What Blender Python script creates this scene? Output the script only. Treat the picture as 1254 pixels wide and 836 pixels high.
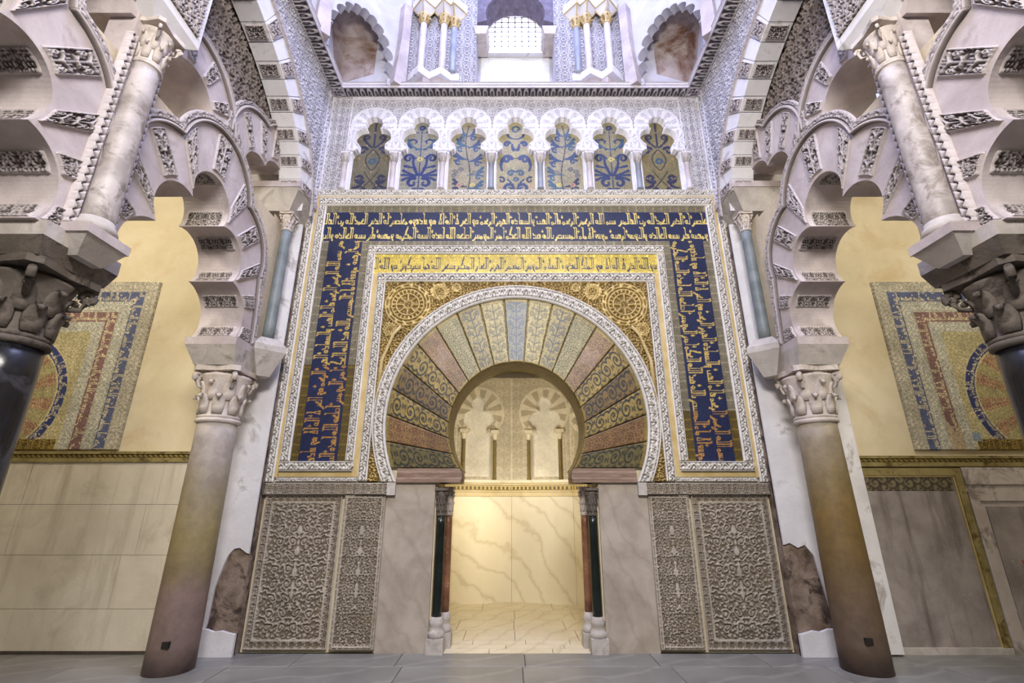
import bpy, math
import numpy as np
from mathutils import Vector, Matrix

# ------------------------------------------------------------------ scene, camera, light
S = bpy.context.scene
COL = S.collection
for o in list(bpy.data.objects):
    bpy.data.objects.remove(o)
PI = math.pi
PITCH = math.radians(18.8)
cd = bpy.data.cameras.new('camera'); cam = bpy.data.objects.new('camera', cd); COL.objects.link(cam)
cam.location = (-0.055, -5.76, 1.5); cam.rotation_euler = (PI/2 + PITCH, 0, 0)
cd.sensor_width = 36; cd.lens = 36*579/1254; cd.clip_start = 0.05
S.camera = cam
S.view_settings.view_transform = 'Standard'
S.view_settings.look = 'None'
S.view_settings.exposure = 0.0
S.view_settings.gamma = 1.0
S.view_settings.use_curve_mapping = False
w = bpy.data.worlds.new('world'); S.world = w; w.use_nodes = True
w.node_tree.nodes['Background'].inputs[0].default_value = (1.0, 0.97, 0.95, 1)
w.node_tree.nodes['Background'].inputs[1].default_value = 0.09


def lamp(name, kind, loc, target, power, color, size=1.0, size_y=None, spot=None, blend=0.6):
    d = bpy.data.lights.new(name, kind); d.energy = power; d.color = color
    if kind == 'AREA':
        d.shape = 'RECTANGLE'; d.size = size; d.size_y = size_y or size
    else:
        d.shadow_soft_size = size
    if kind == 'SPOT':
        d.spot_size = math.radians(spot or 60); d.spot_blend = blend
    o = bpy.data.objects.new(name, d); COL.objects.link(o); o.location = loc
    v = Vector(target) - Vector(loc)
    o.rotation_euler = v.to_track_quat('-Z', 'Y').to_euler()
    return o


COOL = (0.52, 0.58, 1.0); WARM = (1.0, 0.91, 0.74)
# daylight falling from the lantern windows of the dome
lamp('dome_daylight', 'AREA', (0, -2.9, 11.7), (0, -2.6, 0), 620, COOL, 3.6, 3.6)
lamp('drum_daylight', 'AREA', (0, -4.6, 9.6), (0, 0, 8.2), 4, (0.82, 0.86, 1.0), 1.6, 0.8)
# flood lamps that wash the two side portals
lamp('aisle_lamp_left', 'AREA', (-5.2, -2.6, 5.6), (-5.0, 0, 2.6), 85, WARM, 0.7)
lamp('aisle_lamp_right', 'AREA', (5.2, -2.6, 5.6), (5.0, 0, 2.6), 62, (1.0, 0.92, 0.76), 0.7)
# lamps hidden inside the prayer niche
lamp('niche_lamp', 'SPOT', (0.25, 0.95, 1.85), (-0.78, 2.45, 0.95), 70, (1.0, 0.84, 0.52), 0.08, spot=56, blend=1.0)
lamp('niche_vault_lamp', 'AREA', (0, 0.95, 1.9), (0, 2.3, 2.8), 19, (1.0, 0.92, 0.76), 0.4)
lamp('niche_fill_lamp', 'AREA', (0, 0.8, 2.4), (0, 1.9, 0.2), 5, (1.0, 0.84, 0.5), 0.5)
# unseen fill light added high behind the camera, aimed down at the facade
lamp('nave_fill', 'AREA', (0, -7.4, 6.4), (0, 0, 2.2), 560, (1.0, 0.95, 0.90), 2.6, 1.2)


# ------------------------------------------------------------------ colour + materials
def C(h):
    h = h.lstrip('#')
    v = [int(h[i:i+2], 16)/255 for i in (0, 2, 4)]
    return np.array([x/12.92 if x <= .04045 else ((x+.055)/1.055)**2.4 for x in v])


MATS = {}


def _nodes(name, rough):
    m = bpy.data.materials.new(name); m.use_nodes = True
    nt = m.node_tree; b = nt.nodes['Principled BSDF']
    b.inputs['Roughness'].default_value = rough
    tc = nt.nodes.new('ShaderNodeTexCoord')
    return m, nt, b, tc


def _noise(nt, tc, scale, detail=5, rough=0.6, dist=0.0, stretch=None):
    n = nt.nodes.new('ShaderNodeTexNoise')
    n.inputs['Scale'].default_value = scale; n.inputs['Detail'].default_value = detail
    n.inputs['Roughness'].default_value = rough; n.inputs['Distortion'].default_value = dist
    if stretch:
        mp = nt.nodes.new('ShaderNodeMapping'); mp.inputs['Scale'].default_value = stretch
        nt.links.new(tc.outputs['Object'], mp.inputs[0]); nt.links.new(mp.outputs[0], n.inputs['Vector'])
    else:
        nt.links.new(tc.outputs['Object'], n.inputs['Vector'])
    return n


def _ramp(nt, src, stops):
    r = nt.nodes.new('ShaderNodeValToRGB')
    while len(r.color_ramp.elements) < len(stops):
        r.color_ramp.elements.new(0.5)
    for e, (p, c) in zip(r.color_ramp.elements, stops):
        e.position = p; e.color = (*c, 1)
    nt.links.new(src, r.inputs[0])
    return r


def _mix(nt, fac, a, b, mode='MIX'):
    m = nt.nodes.new('ShaderNodeMix'); m.data_type = 'RGBA'; m.blend_type = mode
    for s, v in ((0, fac), (6, a), (7, b)):
        if isinstance(v, (int, float)):
            m.inputs[s].default_value = v
        elif isinstance(v, (tuple, list, np.ndarray)):
            m.inputs[s].default_value = (*v, 1)
        else:
            nt.links.new(v, m.inputs[s])
    return m.outputs[2]


def _bump(nt, b, src, strength, dist):
    bp = nt.nodes.new('ShaderNodeBump'); bp.inputs['Strength'].default_value = strength
    bp.inputs['Distance'].default_value = dist
    nt.links.new(src, bp.inputs['Height']); nt.links.new(bp.outputs[0], b.inputs['Normal'])


def stone(name, c1, c2, scale=3.0, rough=0.75, bump=0.25, wave=None, wave_scale=1.3, wave_rot=(.5, .3, .7), stain=None, stain_scale=1.2, stain_lo=0.52, stain_hi=0.62,
          veins=None, vein_scale=1.6, vein_stretch=None, streak=None, stretch=None):
    m, nt, b, tc = _nodes(name, rough)
    n = _noise(nt, tc, scale, 8, 0.62, 0.3, stretch)
    col = _ramp(nt, n.outputs[0], [(0.36, C(c1)), (0.64, C(c2))]).outputs[0]
    if veins:
        v = _noise(nt, tc, vein_scale, 7, 0.55, 1.4, vein_stretch)
        mth = nt.nodes.new('ShaderNodeMath'); mth.operation = 'SUBTRACT'; mth.inputs[1].default_value = 0.5
        nt.links.new(v.outputs[0], mth.inputs[0])
        ab = nt.nodes.new('ShaderNodeMath'); ab.operation = 'ABSOLUTE'; nt.links.new(mth.outputs[0], ab.inputs[0])
        r = _ramp(nt, ab.outputs[0], [(0.0, (1, 1, 1)), (0.035, (0, 0, 0))])
        col = _mix(nt, r.outputs[0], col, C(veins))
    if wave:        # thin drifting veins
        mp = nt.nodes.new('ShaderNodeMapping'); mp.inputs['Rotation'].default_value = wave_rot
        wv = nt.nodes.new('ShaderNodeTexWave'); wv.inputs['Scale'].default_value = wave_scale; wv.inputs['Distortion'].default_value = 9.0
        wv.inputs['Detail'].default_value = 5; wv.inputs['Detail Scale'].default_value = .8; wv.inputs['Detail Roughness'].default_value = .6
        nt.links.new(tc.outputs['Object'], mp.inputs[0]); nt.links.new(mp.outputs[0], wv.inputs['Vector'])
        r = _ramp(nt, wv.outputs['Fac'], [(0.0, (.30, .30, .30)), (0.05, (.10, .10, .10)), (.22, (0, 0, 0))])
        col = _mix(nt, r.outputs[0], col, C(wave))
    if streak:
        s = _noise(nt, tc, 1.0, 5, 0.6, 0.2, (6, 6, 0.7))
        r = _ramp(nt, s.outputs[0], [(0.5, (0, 0, 0)), (0.72, (1, 1, 1))])
        col = _mix(nt, r.outputs[0], col, C(streak))
    if stain:
        s = _noise(nt, tc, stain_scale, 8, 0.68, 0.5)
        r = _ramp(nt, s.outputs[0], [(stain_lo, (0, 0, 0)), (stain_hi, (1, 1, 1))])
        col = _mix(nt, r.outputs[0], col, C(stain))
    nt.links.new(col, b.inputs['Base Color'])
    f = _noise(nt, tc, 42, 5, 0.7)
    _bump(nt, b, f.outputs[0], bump, 0.01)
    MATS[name] = m
    return m


def attr_mat(name, rough, var=0.25, scale=30, bump=0.2, metallic=0.0, dirt=None, vor=0.0):
    """colour from the mesh's own colour attribute (glazes, inlay, carved grounds darkened as painted recess shade) with grain and wear on top"""
    m, nt, b, tc = _nodes(name, rough)
    a = nt.nodes.new('ShaderNodeVertexColor'); a.layer_name = 'Col'
    n = _noise(nt, tc, scale, 6, 0.7)
    g = _ramp(nt, n.outputs[0], [(0.3, (1-var,)*3), (0.7, (1+var*0.4,)*3)])
    col = _mix(nt, 1.0, a.outputs[0], g.outputs[0], 'MULTIPLY')
    if vor:
        v = nt.nodes.new('ShaderNodeTexVoronoi'); v.inputs['Scale'].default_value = 75
        nt.links.new(tc.outputs['Object'], v.inputs['Vector'])
        bw = nt.nodes.new('ShaderNodeRGBToBW'); nt.links.new(v.outputs['Color'], bw.inputs[0])
        g2 = _ramp(nt, bw.outputs[0], [(0.1, (1-vor,)*3), (0.9, (1+vor,)*3)])
        col = _mix(nt, 1.0, col, g2.outputs[0], 'MULTIPLY')
    lg = _noise(nt, tc, 2.6, 7, .65, .4)
    g3 = _ramp(nt, lg.outputs[0], [(.35, (1-var*.9,)*3), (.62, (1.06,)*3)])
    col = _mix(nt, 1.0, col, g3.outputs[0], 'MULTIPLY')
    if dirt:
        s = _noise(nt, tc, 1.7, 8, 0.7, 0.4)
        r = _ramp(nt, s.outputs[0], [(0.48, (0, 0, 0)), (0.72, (0.6, 0.6, 0.6))])
        col = _mix(nt, r.outputs[0], col, C(dirt))
    nt.links.new(col, b.inputs['Base Color'])
    b.inputs['Metallic'].default_value = metallic
    _bump(nt, b, n.outputs[0], bump, 0.006)
    MATS[name] = m
    return m


def glow(name, color, strength):
    m, nt, b, tc = _nodes(name, 0.6)
    b.inputs['Base Color'].default_value = (*C(color), 1)
    b.inputs['Emission Color'].default_value = (*C(color), 1); b.inputs['Emission Strength'].default_value = strength
    MATS[name] = m
    return m


stone('plaster_beige', '#d6c7a4', '#e6dabc', 1.3, 0.9, 0.2, stain='#cbb087', stain_scale=1.1, stain_lo=.55, stain_hi=.75)
stone('ashlar', '#cbc1ae', '#dbd2c0', 1.6, 0.85, 0.35, stain='#ab9f89', stain_scale=1.5, stain_lo=.55, stain_hi=.8, streak='#b9ae9a')
stone('plaster_white', '#d6d3d3', '#e9e7e8', 2.2, 0.9, 0.3, stain='#b3ada9', stain_scale=2.2, stain_lo=.58, stain_hi=.68)
stone('broken_plaster', '#6d5b4c', '#9c8a7a', 6, 0.95, 1.0, stain='#41332b', stain_scale=5, stain_lo=.5, stain_hi=.62)
stone('arch_stone', '#ab9f9e', '#cabfbe', 2.4, 0.85, 0.3, stain='#9d908c', stain_scale=2.5, stain_lo=.55, stain_hi=.75)
stone('impost_stone', '#a79f98', '#cbc4bd', 3, 0.8, 0.35, stain='#857b72', stain_scale=3, stain_lo=.54, stain_hi=.7)
stone('dark_capital', '#585048', '#776d64', 4, 0.8, 0.6, stain='#3b332d', stain_scale=4)
stone('pale_capital', '#b9ada3', '#d8cec6', 4, 0.7, 0.4, stain='#8f8478', stain_scale=5, stain_lo=.56, stain_hi=.72)
stone('black_marble', '#0e0f14', '#1b1c22', 5, 0.25, 0.05, veins='#3c3d44', vein_scale=.8)
def stained_shaft(name, stops, rough=.55):
    m, nt, b, tc = _nodes(name, rough)
    sx = nt.nodes.new('ShaderNodeSeparateXYZ'); nt.links.new(tc.outputs['Object'], sx.inputs[0])
    n = _noise(nt, tc, 1.6, 8, .65, .6, (1, 1, .45))
    ma = nt.nodes.new('ShaderNodeMath'); ma.operation = 'MULTIPLY_ADD'; ma.inputs[1].default_value = .9; nt.links.new(n.outputs[0], ma.inputs[0]); nt.links.new(sx.outputs[2], ma.inputs[2])
    sc = nt.nodes.new('ShaderNodeMath'); sc.operation = 'MULTIPLY_ADD'; sc.inputs[1].default_value = 1/2.4; sc.inputs[2].default_value = -.45/2.4; nt.links.new(ma.outputs[0], sc.inputs[0])
    col = _ramp(nt, sc.outputs[0], [(p, C(c)) for p, c in stops]).outputs[0]
    g = _noise(nt, tc, 9, 8, .7); g2 = _ramp(nt, g.outputs[0], [(.3, (.72,)*3), (.7, (1.12,)*3)])
    col = _mix(nt, 1.0, col, g2.outputs[0], 'MULTIPLY')
    nt.links.new(col, b.inputs['Base Color']); _bump(nt, b, g.outputs[0], .25, .01)
    MATS[name] = m


stained_shaft('rose_marble', [(.0, '#75635d'), (.30, '#8a756c'), (.37, '#86765a'), (.50, '#96875c'), (.66, '#9c9078'), (.80, '#aca198'), (1.0, '#b8afa9')])
stained_shaft('rose_marble_dark', [(.0, '#5c4b42'), (.22, '#6c5946'), (.36, '#725c38'), (.58, '#80683a'), (.72, '#85734f'), (.86, '#988a72'), (1.0, '#a89e91')])
stone('lilac_marble', '#9d948f', '#c5bcb9', 5, 0.5, 0.15, stain='#857a72', stain_scale=7, stain_lo=.5, stain_hi=.62)
stone('grey_marble', '#687173', '#838b8c', 4, 0.5, 0.1)
stone('slate_marble', '#7e838d', '#989ca4', 4, 0.45, 0.1)
stone('pink_marble', '#b8adb0', '#d0c7c8', 4, 0.5, 0.1)
stone('green_marble', '#0d1413', '#1a2421', 7, 0.25, 0.05, stain='#9aa39c', stain_scale=16, stain_lo=.70, stain_hi=.73)
stone('red_marble', '#6b4532', '#94694f', 6, 0.4, 0.1, stain='#c9a98b', stain_scale=14, stain_lo=.62, stain_hi=.68)
stone('slab_marble', '#9d9184', '#b9aea1', 2.4, 0.5, 0.1, wave='#8a7e70', wave_rot=(0, .5, .2), stain='#91836f', stain_scale=1.2, stain_lo=.55, stain_hi=.9)
stone('niche_marble', '#e2d8be', '#ece3cb', 1.1, 0.4, 0.04, wave='#a08a5a', wave_scale=.9, wave_rot=(0, .8, .3), stain='#d3c5a0', stain_scale=.9, stain_lo=.5, stain_hi=.95, stretch=(1, 1, .6))
stone('niche_floor_marble', '#d3c7a8', '#e2d8bd', 2.0, 0.4, 0.08, wave='#9a8a62', stain='#bcae89', stain_scale=1.5, stain_lo=.55, stain_hi=.85)
stone('floor_marble', '#74736f', '#84837f', 1.6, 0.38, 0.08, wave='#aaa8a2', wave_scale=.8, wave_rot=(0, 0, 1.1), stain='#8b8a84', stain_scale=1.2, stain_lo=.5, stain_hi=.8)
stone('dirty_joint', '#3e372f', '#544b40', 6, 0.95, 0.2)
stone('niche_cornice', '#cdb98a', '#e0cfa4', 4, 0.55, 0.2)
stone('drum_plaster', '#b4b2b8', '#c8c6cc', 2.2, 0.9, 0.3)
stone('gilt_plaster', '#bda267', '#d2bd88', 5, 0.55, 0.2)
stone('gold_moulding', '#7f7142', '#9f905f', 6, 0.5, 0.4, stain='#5c4c24', stain_scale=8)
stone('olive_soffit', '#6b5a2c', '#86733a', 8, 0.5, 0.3)
stone('brown_stone', '#7a6353', '#96806e', 4, 0.8, 0.5, stretch=(1, 1, 6))
stone('painted_squinch', '#8a7a72', '#b5a7a0', 2.2, 0.9, 0.2, stain='#6d4a35', stain_scale=1.6, stain_lo=.48, stain_hi=.62)
stone('purple_soffit', '#5c5460', '#787080', 8, 0.8, 0.2)
stone('weathered_wood', '#837a75', '#a59b95', 2.5, 0.8, 0.4, stain='#d8d4d0', stain_scale=4, stain_lo=.66, stain_hi=.70, streak='#5e5550')
stone('painted_frame', '#b5aaa2', '#cdc4bc', 3, 0.8, 0.3, stain='#8d8178', stain_scale=3)
stone('iron', '#15120f', '#2a2520', 12, 0.6, 0.2)
stone('red_cloth', '#8d1723', '#b52632', 12, 0.8, 0.2)
attr_mat('mosaic', 0.42, 0.28, 34, 0.25, vor=0.28)
attr_mat('carved_stucco', 0.9, 0.16, 22, 0.15)
attr_mat('carved_dado', 0.85, 0.2, 18, 0.15, dirt='#8a7c66')
attr_mat('carved_gold', 0.45, 0.25, 20, 0.2, metallic=0.25)
attr_mat('painted_gold', 0.5, 0.2, 20, 0.2)
glow('lattice_light', '#eef0ff', 2.2)
glow('aisle_window_light', '#dfe6ff', 1.0)


# ------------------------------------------------------------------ object helpers
def label(o, text, cat=None, group=None):
    o['label'] = text
    if cat: o['category'] = cat
    if group: o['group'] = group
    return o


def thing(name, text, cat, loc=(0, 0, 0), group=None):
    o = bpy.data.objects.new(name, None); COL.objects.link(o); o.location = loc
    o.empty_display_size = 0.1
    return label(o, text, cat, group)


def link(name, me, mat=None, parent=None, smooth=False):
    o = bpy.data.objects.new(name, me); COL.objects.link(o)
    if mat is not None and not me.materials:
        me.materials.append(MATS[mat])
    if smooth:
        me.polygons.foreach_set('use_smooth', np.ones(len(me.polygons), bool))
    if parent is not None:
        o.parent = parent
        if parent.type == 'EMPTY':
            o.matrix_parent_inverse = Matrix.Translation(parent.location).inverted()
    return o


def structure(o):
    o['kind'] = 'structure'
    return o


def copy_tree(o, parent=None):
    c = o.copy(); COL.objects.link(c)
    if parent is not None:
        c.parent = parent; c.matrix_parent_inverse = o.matrix_parent_inverse.copy()
    for ch in list(o.children):
        copy_tree(ch, c)
    return c


class MB:
    def __init__(self):
        self.v = []; self.f = []

    def add(self, vs, fs):
        n = len(self.v); self.v += [tuple(map(float, p)) for p in vs]; self.f += [tuple(i+n for i in f) for f in fs]
        return self

    def box(self, x0, x1, y0, y1, z0, z1):
        return self.frustum((x0, x1, y0, y1), z0, (x0, x1, y0, y1), z1)

    def frustum(self, a, z0, b, z1):
        vs = [(a[0], a[2], z0), (a[1], a[2], z0), (a[1], a[3], z0), (a[0], a[3], z0),
              (b[0], b[2], z1), (b[1], b[2], z1), (b[1], b[3], z1), (b[0], b[3], z1)]
        return self.add(vs, [(3, 2, 1, 0), (4, 5, 6, 7), (0, 1, 5, 4), (1, 2, 6, 5), (2, 3, 7, 6), (3, 0, 4, 7)])

    def prism(self, poly, fn, d0, d1):
        """poly in 2D; fn(a,b,d)->xyz; closed prism"""
        n = len(poly)
        vs = [fn(a, b, d0) for a, b in poly] + [fn(a, b, d1) for a, b in poly]
        fs = [tuple(range(n))[::-1], tuple(range(n, 2*n))] + [(i, (i+1) % n, n+(i+1) % n, n+i) for i in range(n)]
        return self.add(vs, fs)

    def lathe(self, prof, cx, cy, n=24, a0=0, a1=2*PI):
        full = abs(a1-a0-2*PI) < 1e-6
        m = n if full else n+1
        vs = [(cx+r*math.cos(a0+(a1-a0)*i/n), cy+r*math.sin(a0+(a1-a0)*i/n), z) for r, z in prof for i in range(m)]
        fs = []
        for k in range(len(prof)-1):
            for i in range(n):
                j = (i+1) % m
                fs.append((k*m+i, k*m+j, (k+1)*m+j, (k+1)*m+i))
        fs.append(tuple(range(m))[::-1]); fs.append(tuple(range((len(prof)-1)*m, len(prof)*m)))
        return self.add(vs, fs)

    def tube(self, pts, r, n=6):
        pts = [Vector(p) for p in pts]
        vs = []
        for i, p in enumerate(pts):
            d = (pts[min(i+1, len(pts)-1)] - pts[max(i-1, 0)]).normalized()
            a = d.orthogonal().normalized(); b = d.cross(a)
            rr = r[i] if isinstance(r, (list, tuple)) else r
            vs += [p + (a*math.cos(2*PI*k/n) + b*math.sin(2*PI*k/n))*rr for k in range(n)]
        fs = [(i*n+k, i*n+(k+1) % n, (i+1)*n+(k+1) % n, (i+1)*n+k) for i in range(len(pts)-1) for k in range(n)]
        fs += [tuple(range(n))[::-1], tuple(range((len(pts)-1)*n, len(pts)*n))]
        return self.add(vs, fs)

    def mesh(self, name):
        me = bpy.data.meshes.new(name); me.from_pydata(self.v, [], self.f); me.validate(); me.update()
        return me

    def build(self, name, mat, parent=None, smooth=False):
        return link(name, self.mesh(name), mat, parent, smooth)


def grid(name, P, col=None, mask=None, mat=None, parent=None, smooth=True):
    nu, nv = P.shape[:2]
    idx = np.arange(nu*nv, dtype=np.int32).reshape(nu, nv)
    q = np.stack([idx[:-1, :-1], idx[1:, :-1], idx[1:, 1:], idx[:-1, 1:]], -1).reshape(-1, 4)
    if mask is not None:
        q = q[mask.reshape(-1)]
    used = np.zeros(nu*nv, bool); used[q.reshape(-1)] = True
    remap = np.cumsum(used, dtype=np.int32) - 1
    q = remap[q]
    v = P.reshape(-1, 3)[used].astype(np.float32)
    me = bpy.data.meshes.new(name)
    me.vertices.add(len(v)); me.vertices.foreach_set('co', v.reshape(-1))
    me.loops.add(q.size); me.loops.foreach_set('vertex_index', q.reshape(-1))
    me.polygons.add(len(q)); me.polygons.foreach_set('loop_start', np.arange(0, q.size, 4, dtype=np.int32))
    me.polygons.foreach_set('loop_total', np.full(len(q), 4, np.int32))
    if smooth:
        me.polygons.foreach_set('use_smooth', np.ones(len(q), bool))
    me.update(calc_edges=True)
    if col is not None:
        c4 = np.ones((len(v), 4), np.float32); c4[:, :3] = np.clip(col.reshape(-1, 3)[used], 0, 1)
        at = me.attributes.new('Col', 'FLOAT_COLOR', 'POINT'); at.data.foreach_set('color', c4.reshape(-1))
    return link(name, me, mat, parent)


def plane(O, U, V, N):
    O, U, V, N = (np.array(a, float) for a in (O, U, V, N))
    return lambda u, v, h: O + u[..., None]*U + v[..., None]*V + h[..., None]*N


def uv(wid, hei, res):
    nu = max(3, int(round(wid/res))+1); nv = max(3, int(round(hei/res))+1)
    return np.meshgrid(np.linspace(0, wid, nu), np.linspace(0, hei, nv), indexing='ij')


def skirted(h, val=0.0):
    h = h.copy(); h[0, :] = val; h[-1, :] = val; h[:, 0] = val; h[:, -1] = val
    return h


def quadmask(vm):
    return vm[:-1, :-1] & vm[1:, :-1] & vm[1:, 1:] & vm[:-1, 1:]


def lerp3(a, b, t):
    return a + (b-a)*t[..., None]


def relief(name, parent, mat, mp, wid, hei, pat, depth, proud, top, ground, res=0.009, mask=None, skirt=True, colfn=None):
    u, v = uv(wid, hei, res)
    H = np.clip(pat(u, v), 0, 1)
    h = proud - depth*(1-H)
    if skirt: h = skirted(h)
    col = lerp3(ground, top, H) if colfn is None else colfn(u, v, H)  # recess shade painted in: colour darkens from carved top to ground
    return grid(name, mp(u, v, h), col, quadmask(mask(u, v)) if mask else None, mat, parent)


# ------------------------------------------------------------------ ornament (height fields, 0 = ground, 1 = top)
def sm(x, a, b):
    t = np.clip((x-a)/(b-a), 0, 1)
    return t*t*(3-2*t)


def p_scroll(u, v, c, stem=0.22):
    """paired mirrored spirals with leaf buds, the common atauri scroll"""
    iu = np.floor(u/c); iv = np.floor(v/c)
    x = (u/c-iu-.5)*2; y = (v/c-iv-.5)*2
    x = np.where(np.mod(iu, 2) > 0, -x, x); y = np.where(np.mod(iv, 2) > 0, -y, y)
    r = np.hypot(x, y); a = np.arctan2(y, x)
    s = np.cos(2*PI*1.25*r - a + 0.6)
    h = sm(s, 0.0, 0.45)*(r < 1.12)
    bud = sm(0.30 + 0.07*np.cos(5*a) - r, -0.05, 0.06)
    h = np.maximum(h, bud)
    corner = sm(0.42 - np.hypot(1-np.abs(x), 1-np.abs(y)) + .08*np.cos(4*np.arctan2(1-np.abs(y), 1-np.abs(x))), -.05, .05)
    leaf = sm(np.cos(6*a + 7*r), .1, .6)*(r > .55)*(r < 1.05)*.7
    return np.clip(np.maximum.reduce([h, corner, leaf*sm(s, -.9, -.2)]), 0, 1)


def p_web(u, v, c):
    x = u/c*2*PI; y = v/c*2*PI
    a = np.sin(x*.5 + 1.7*np.sin(y*.43+.3)+.6*np.sin(x*.9)); b = np.sin(y*.5 + 1.7*np.sin(x*.41+1.1)+.6*np.sin(y*.8))
    d = np.sin((x+y)*.37 + 1.2*np.sin((x-y)*.33))
    f = np.minimum.reduce([np.abs(a+.35*d), np.abs(b-.35*d), np.abs(a*b)+.16])
    return 1-sm(f, .22, .42)


def p_vine(u, v, w, L=None):
    """running vine in a border of width w with a plain fillet on each edge"""
    L = L or w*1.05
    t = v/w
    ph = 2*PI*u/L
    stem = np.maximum(sm(.075-np.abs(t-.5-.24*np.sin(ph)), -.04, .03), sm(.06-np.abs(t-.5+.24*np.sin(ph*.5+.8)), -.04, .03))
    x = np.mod(u/L, 1.0)
    def blob(cx, cy, rx, ry):
        return sm(1-np.hypot((x-cx)/rx, (t-cy)/ry), -.15, .15)
    leaf = np.maximum.reduce([blob(.25, .36, .12, .14), blob(.75, .64, .12, .14), blob(.0, .74, .08, .07), blob(1., .74, .08, .07), blob(.5, .26, .08, .07),
                              blob(.12, .26, .06, .06), blob(.62, .76, .06, .06)])
    fil = np.maximum(sm(.13-t, -.02, .02), sm(t-.87, -.02, .02))
    return np.maximum.reduce([stem, leaf, fil])


def p_leaves(u, v, c):
    """bold split palmette foliage"""
    iu = np.floor(u/c); x = (u/c-iu-.5)*2; iv = np.floor(v/c+.5*np.mod(iu, 2)); y = (v/c+.5*np.mod(iu, 2)-iv-.5)*2
    x = np.where(np.mod(iv, 2) > 0, -x, x)
    r = np.hypot(x, y); a = np.arctan2(y, x)
    s = np.cos(2*PI*.95*r-a*1.0)
    return np.maximum(sm(s, .1, .4)*(r < 1.1), sm(.36+.12*np.cos(3*a)-r, -.04, .05))


def p_foliage(u, v, c):
    """flowing leaf strokes, split and curled, as in deep-cut foliage"""
    x = u/c; y = v/c
    wx = x+.55*np.sin(2*PI*y*.31+1.0)+.30*np.sin(2*PI*(y*.53-x*.21)); wy = y+.55*np.sin(2*PI*x*.29+.4)+.30*np.sin(2*PI*(x*.47+y*.19))
    s1 = np.cos(2*PI*(wx*.62+.55*np.sin(2*PI*wy*.33)))
    s2 = np.cos(2*PI*(wy*.58+.50*np.sin(2*PI*wx*.36+.7)))
    g = np.sin(2*PI*(wx*.23+wy*.17))
    a = sm(s1, .05, .5); b = sm(s2, .25, .6)
    h = np.where(g > 0, np.maximum(a*sm(s2, -.9, -.5), b*.9), np.maximum(b*sm(s1, -.9, -.5), a*.9))
    return np.clip(h, 0, 1)


def p_dentil(u, v, w, L):
    x = np.abs(np.mod(u/L, 1)-.5)*2; t = v/w
    arch = sm(.75-np.hypot(x*1.05, (t-.35)*1.25), -.05, .08)-sm(.42-np.hypot(x*1.1, (t-.3)*1.3), -.05, .05)
    return np.maximum.reduce([np.clip(arch, 0, 1), sm(.1-t, -.02, .03), sm(t-.88, -.02, .03), sm(.14-np.hypot(x-.0, (t-.3)), -.02, .05)])


def pip(poly, a, b):
    inside = np.zeros(a.shape, bool)
    n = len(poly)
    for i in range(n):
        x0, y0 = poly[i]; x1, y1 = poly[(i+1) % n]
        if y0 == y1: continue
        c = ((y0 > b) != (y1 > b)) & (a < (x1-x0)*(b-y0)/(y1-y0)+x0)
        inside ^= c
    return inside


rng = np.random.default_rng(7)


def tess(shape, amt=.12):
    return 1 + amt*(rng.random(shape)-.5)*2


# ---------------------------------------------- angular script: letters drawn on a small raster, s runs along the reading direction
TXT_OUT1 = 'موفق الامام المستنصر بالله عبد الله الحكم امير المومنين اصلحه الله لهذه البنيه المكرمه ومعينه على بنيته الخالده والتوسع لرعيته'
TXT_OUT2 = 'بسم الله الرحمن الرحيم عالم الغيب والشهاده العزيز الرحيم هو الحى لا اله الا هو فادعوه مخلصين له الدين الحمد لله رب العالمين'
TXT_IN = 'هو الله الذى لا اله الا هو الملك القدوس السلام المومن المهيمن العزيز الجبار المتكبر سبحن الله عما يشركون'
NONJOIN = set('اأإآدذرزوةىء')


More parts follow.
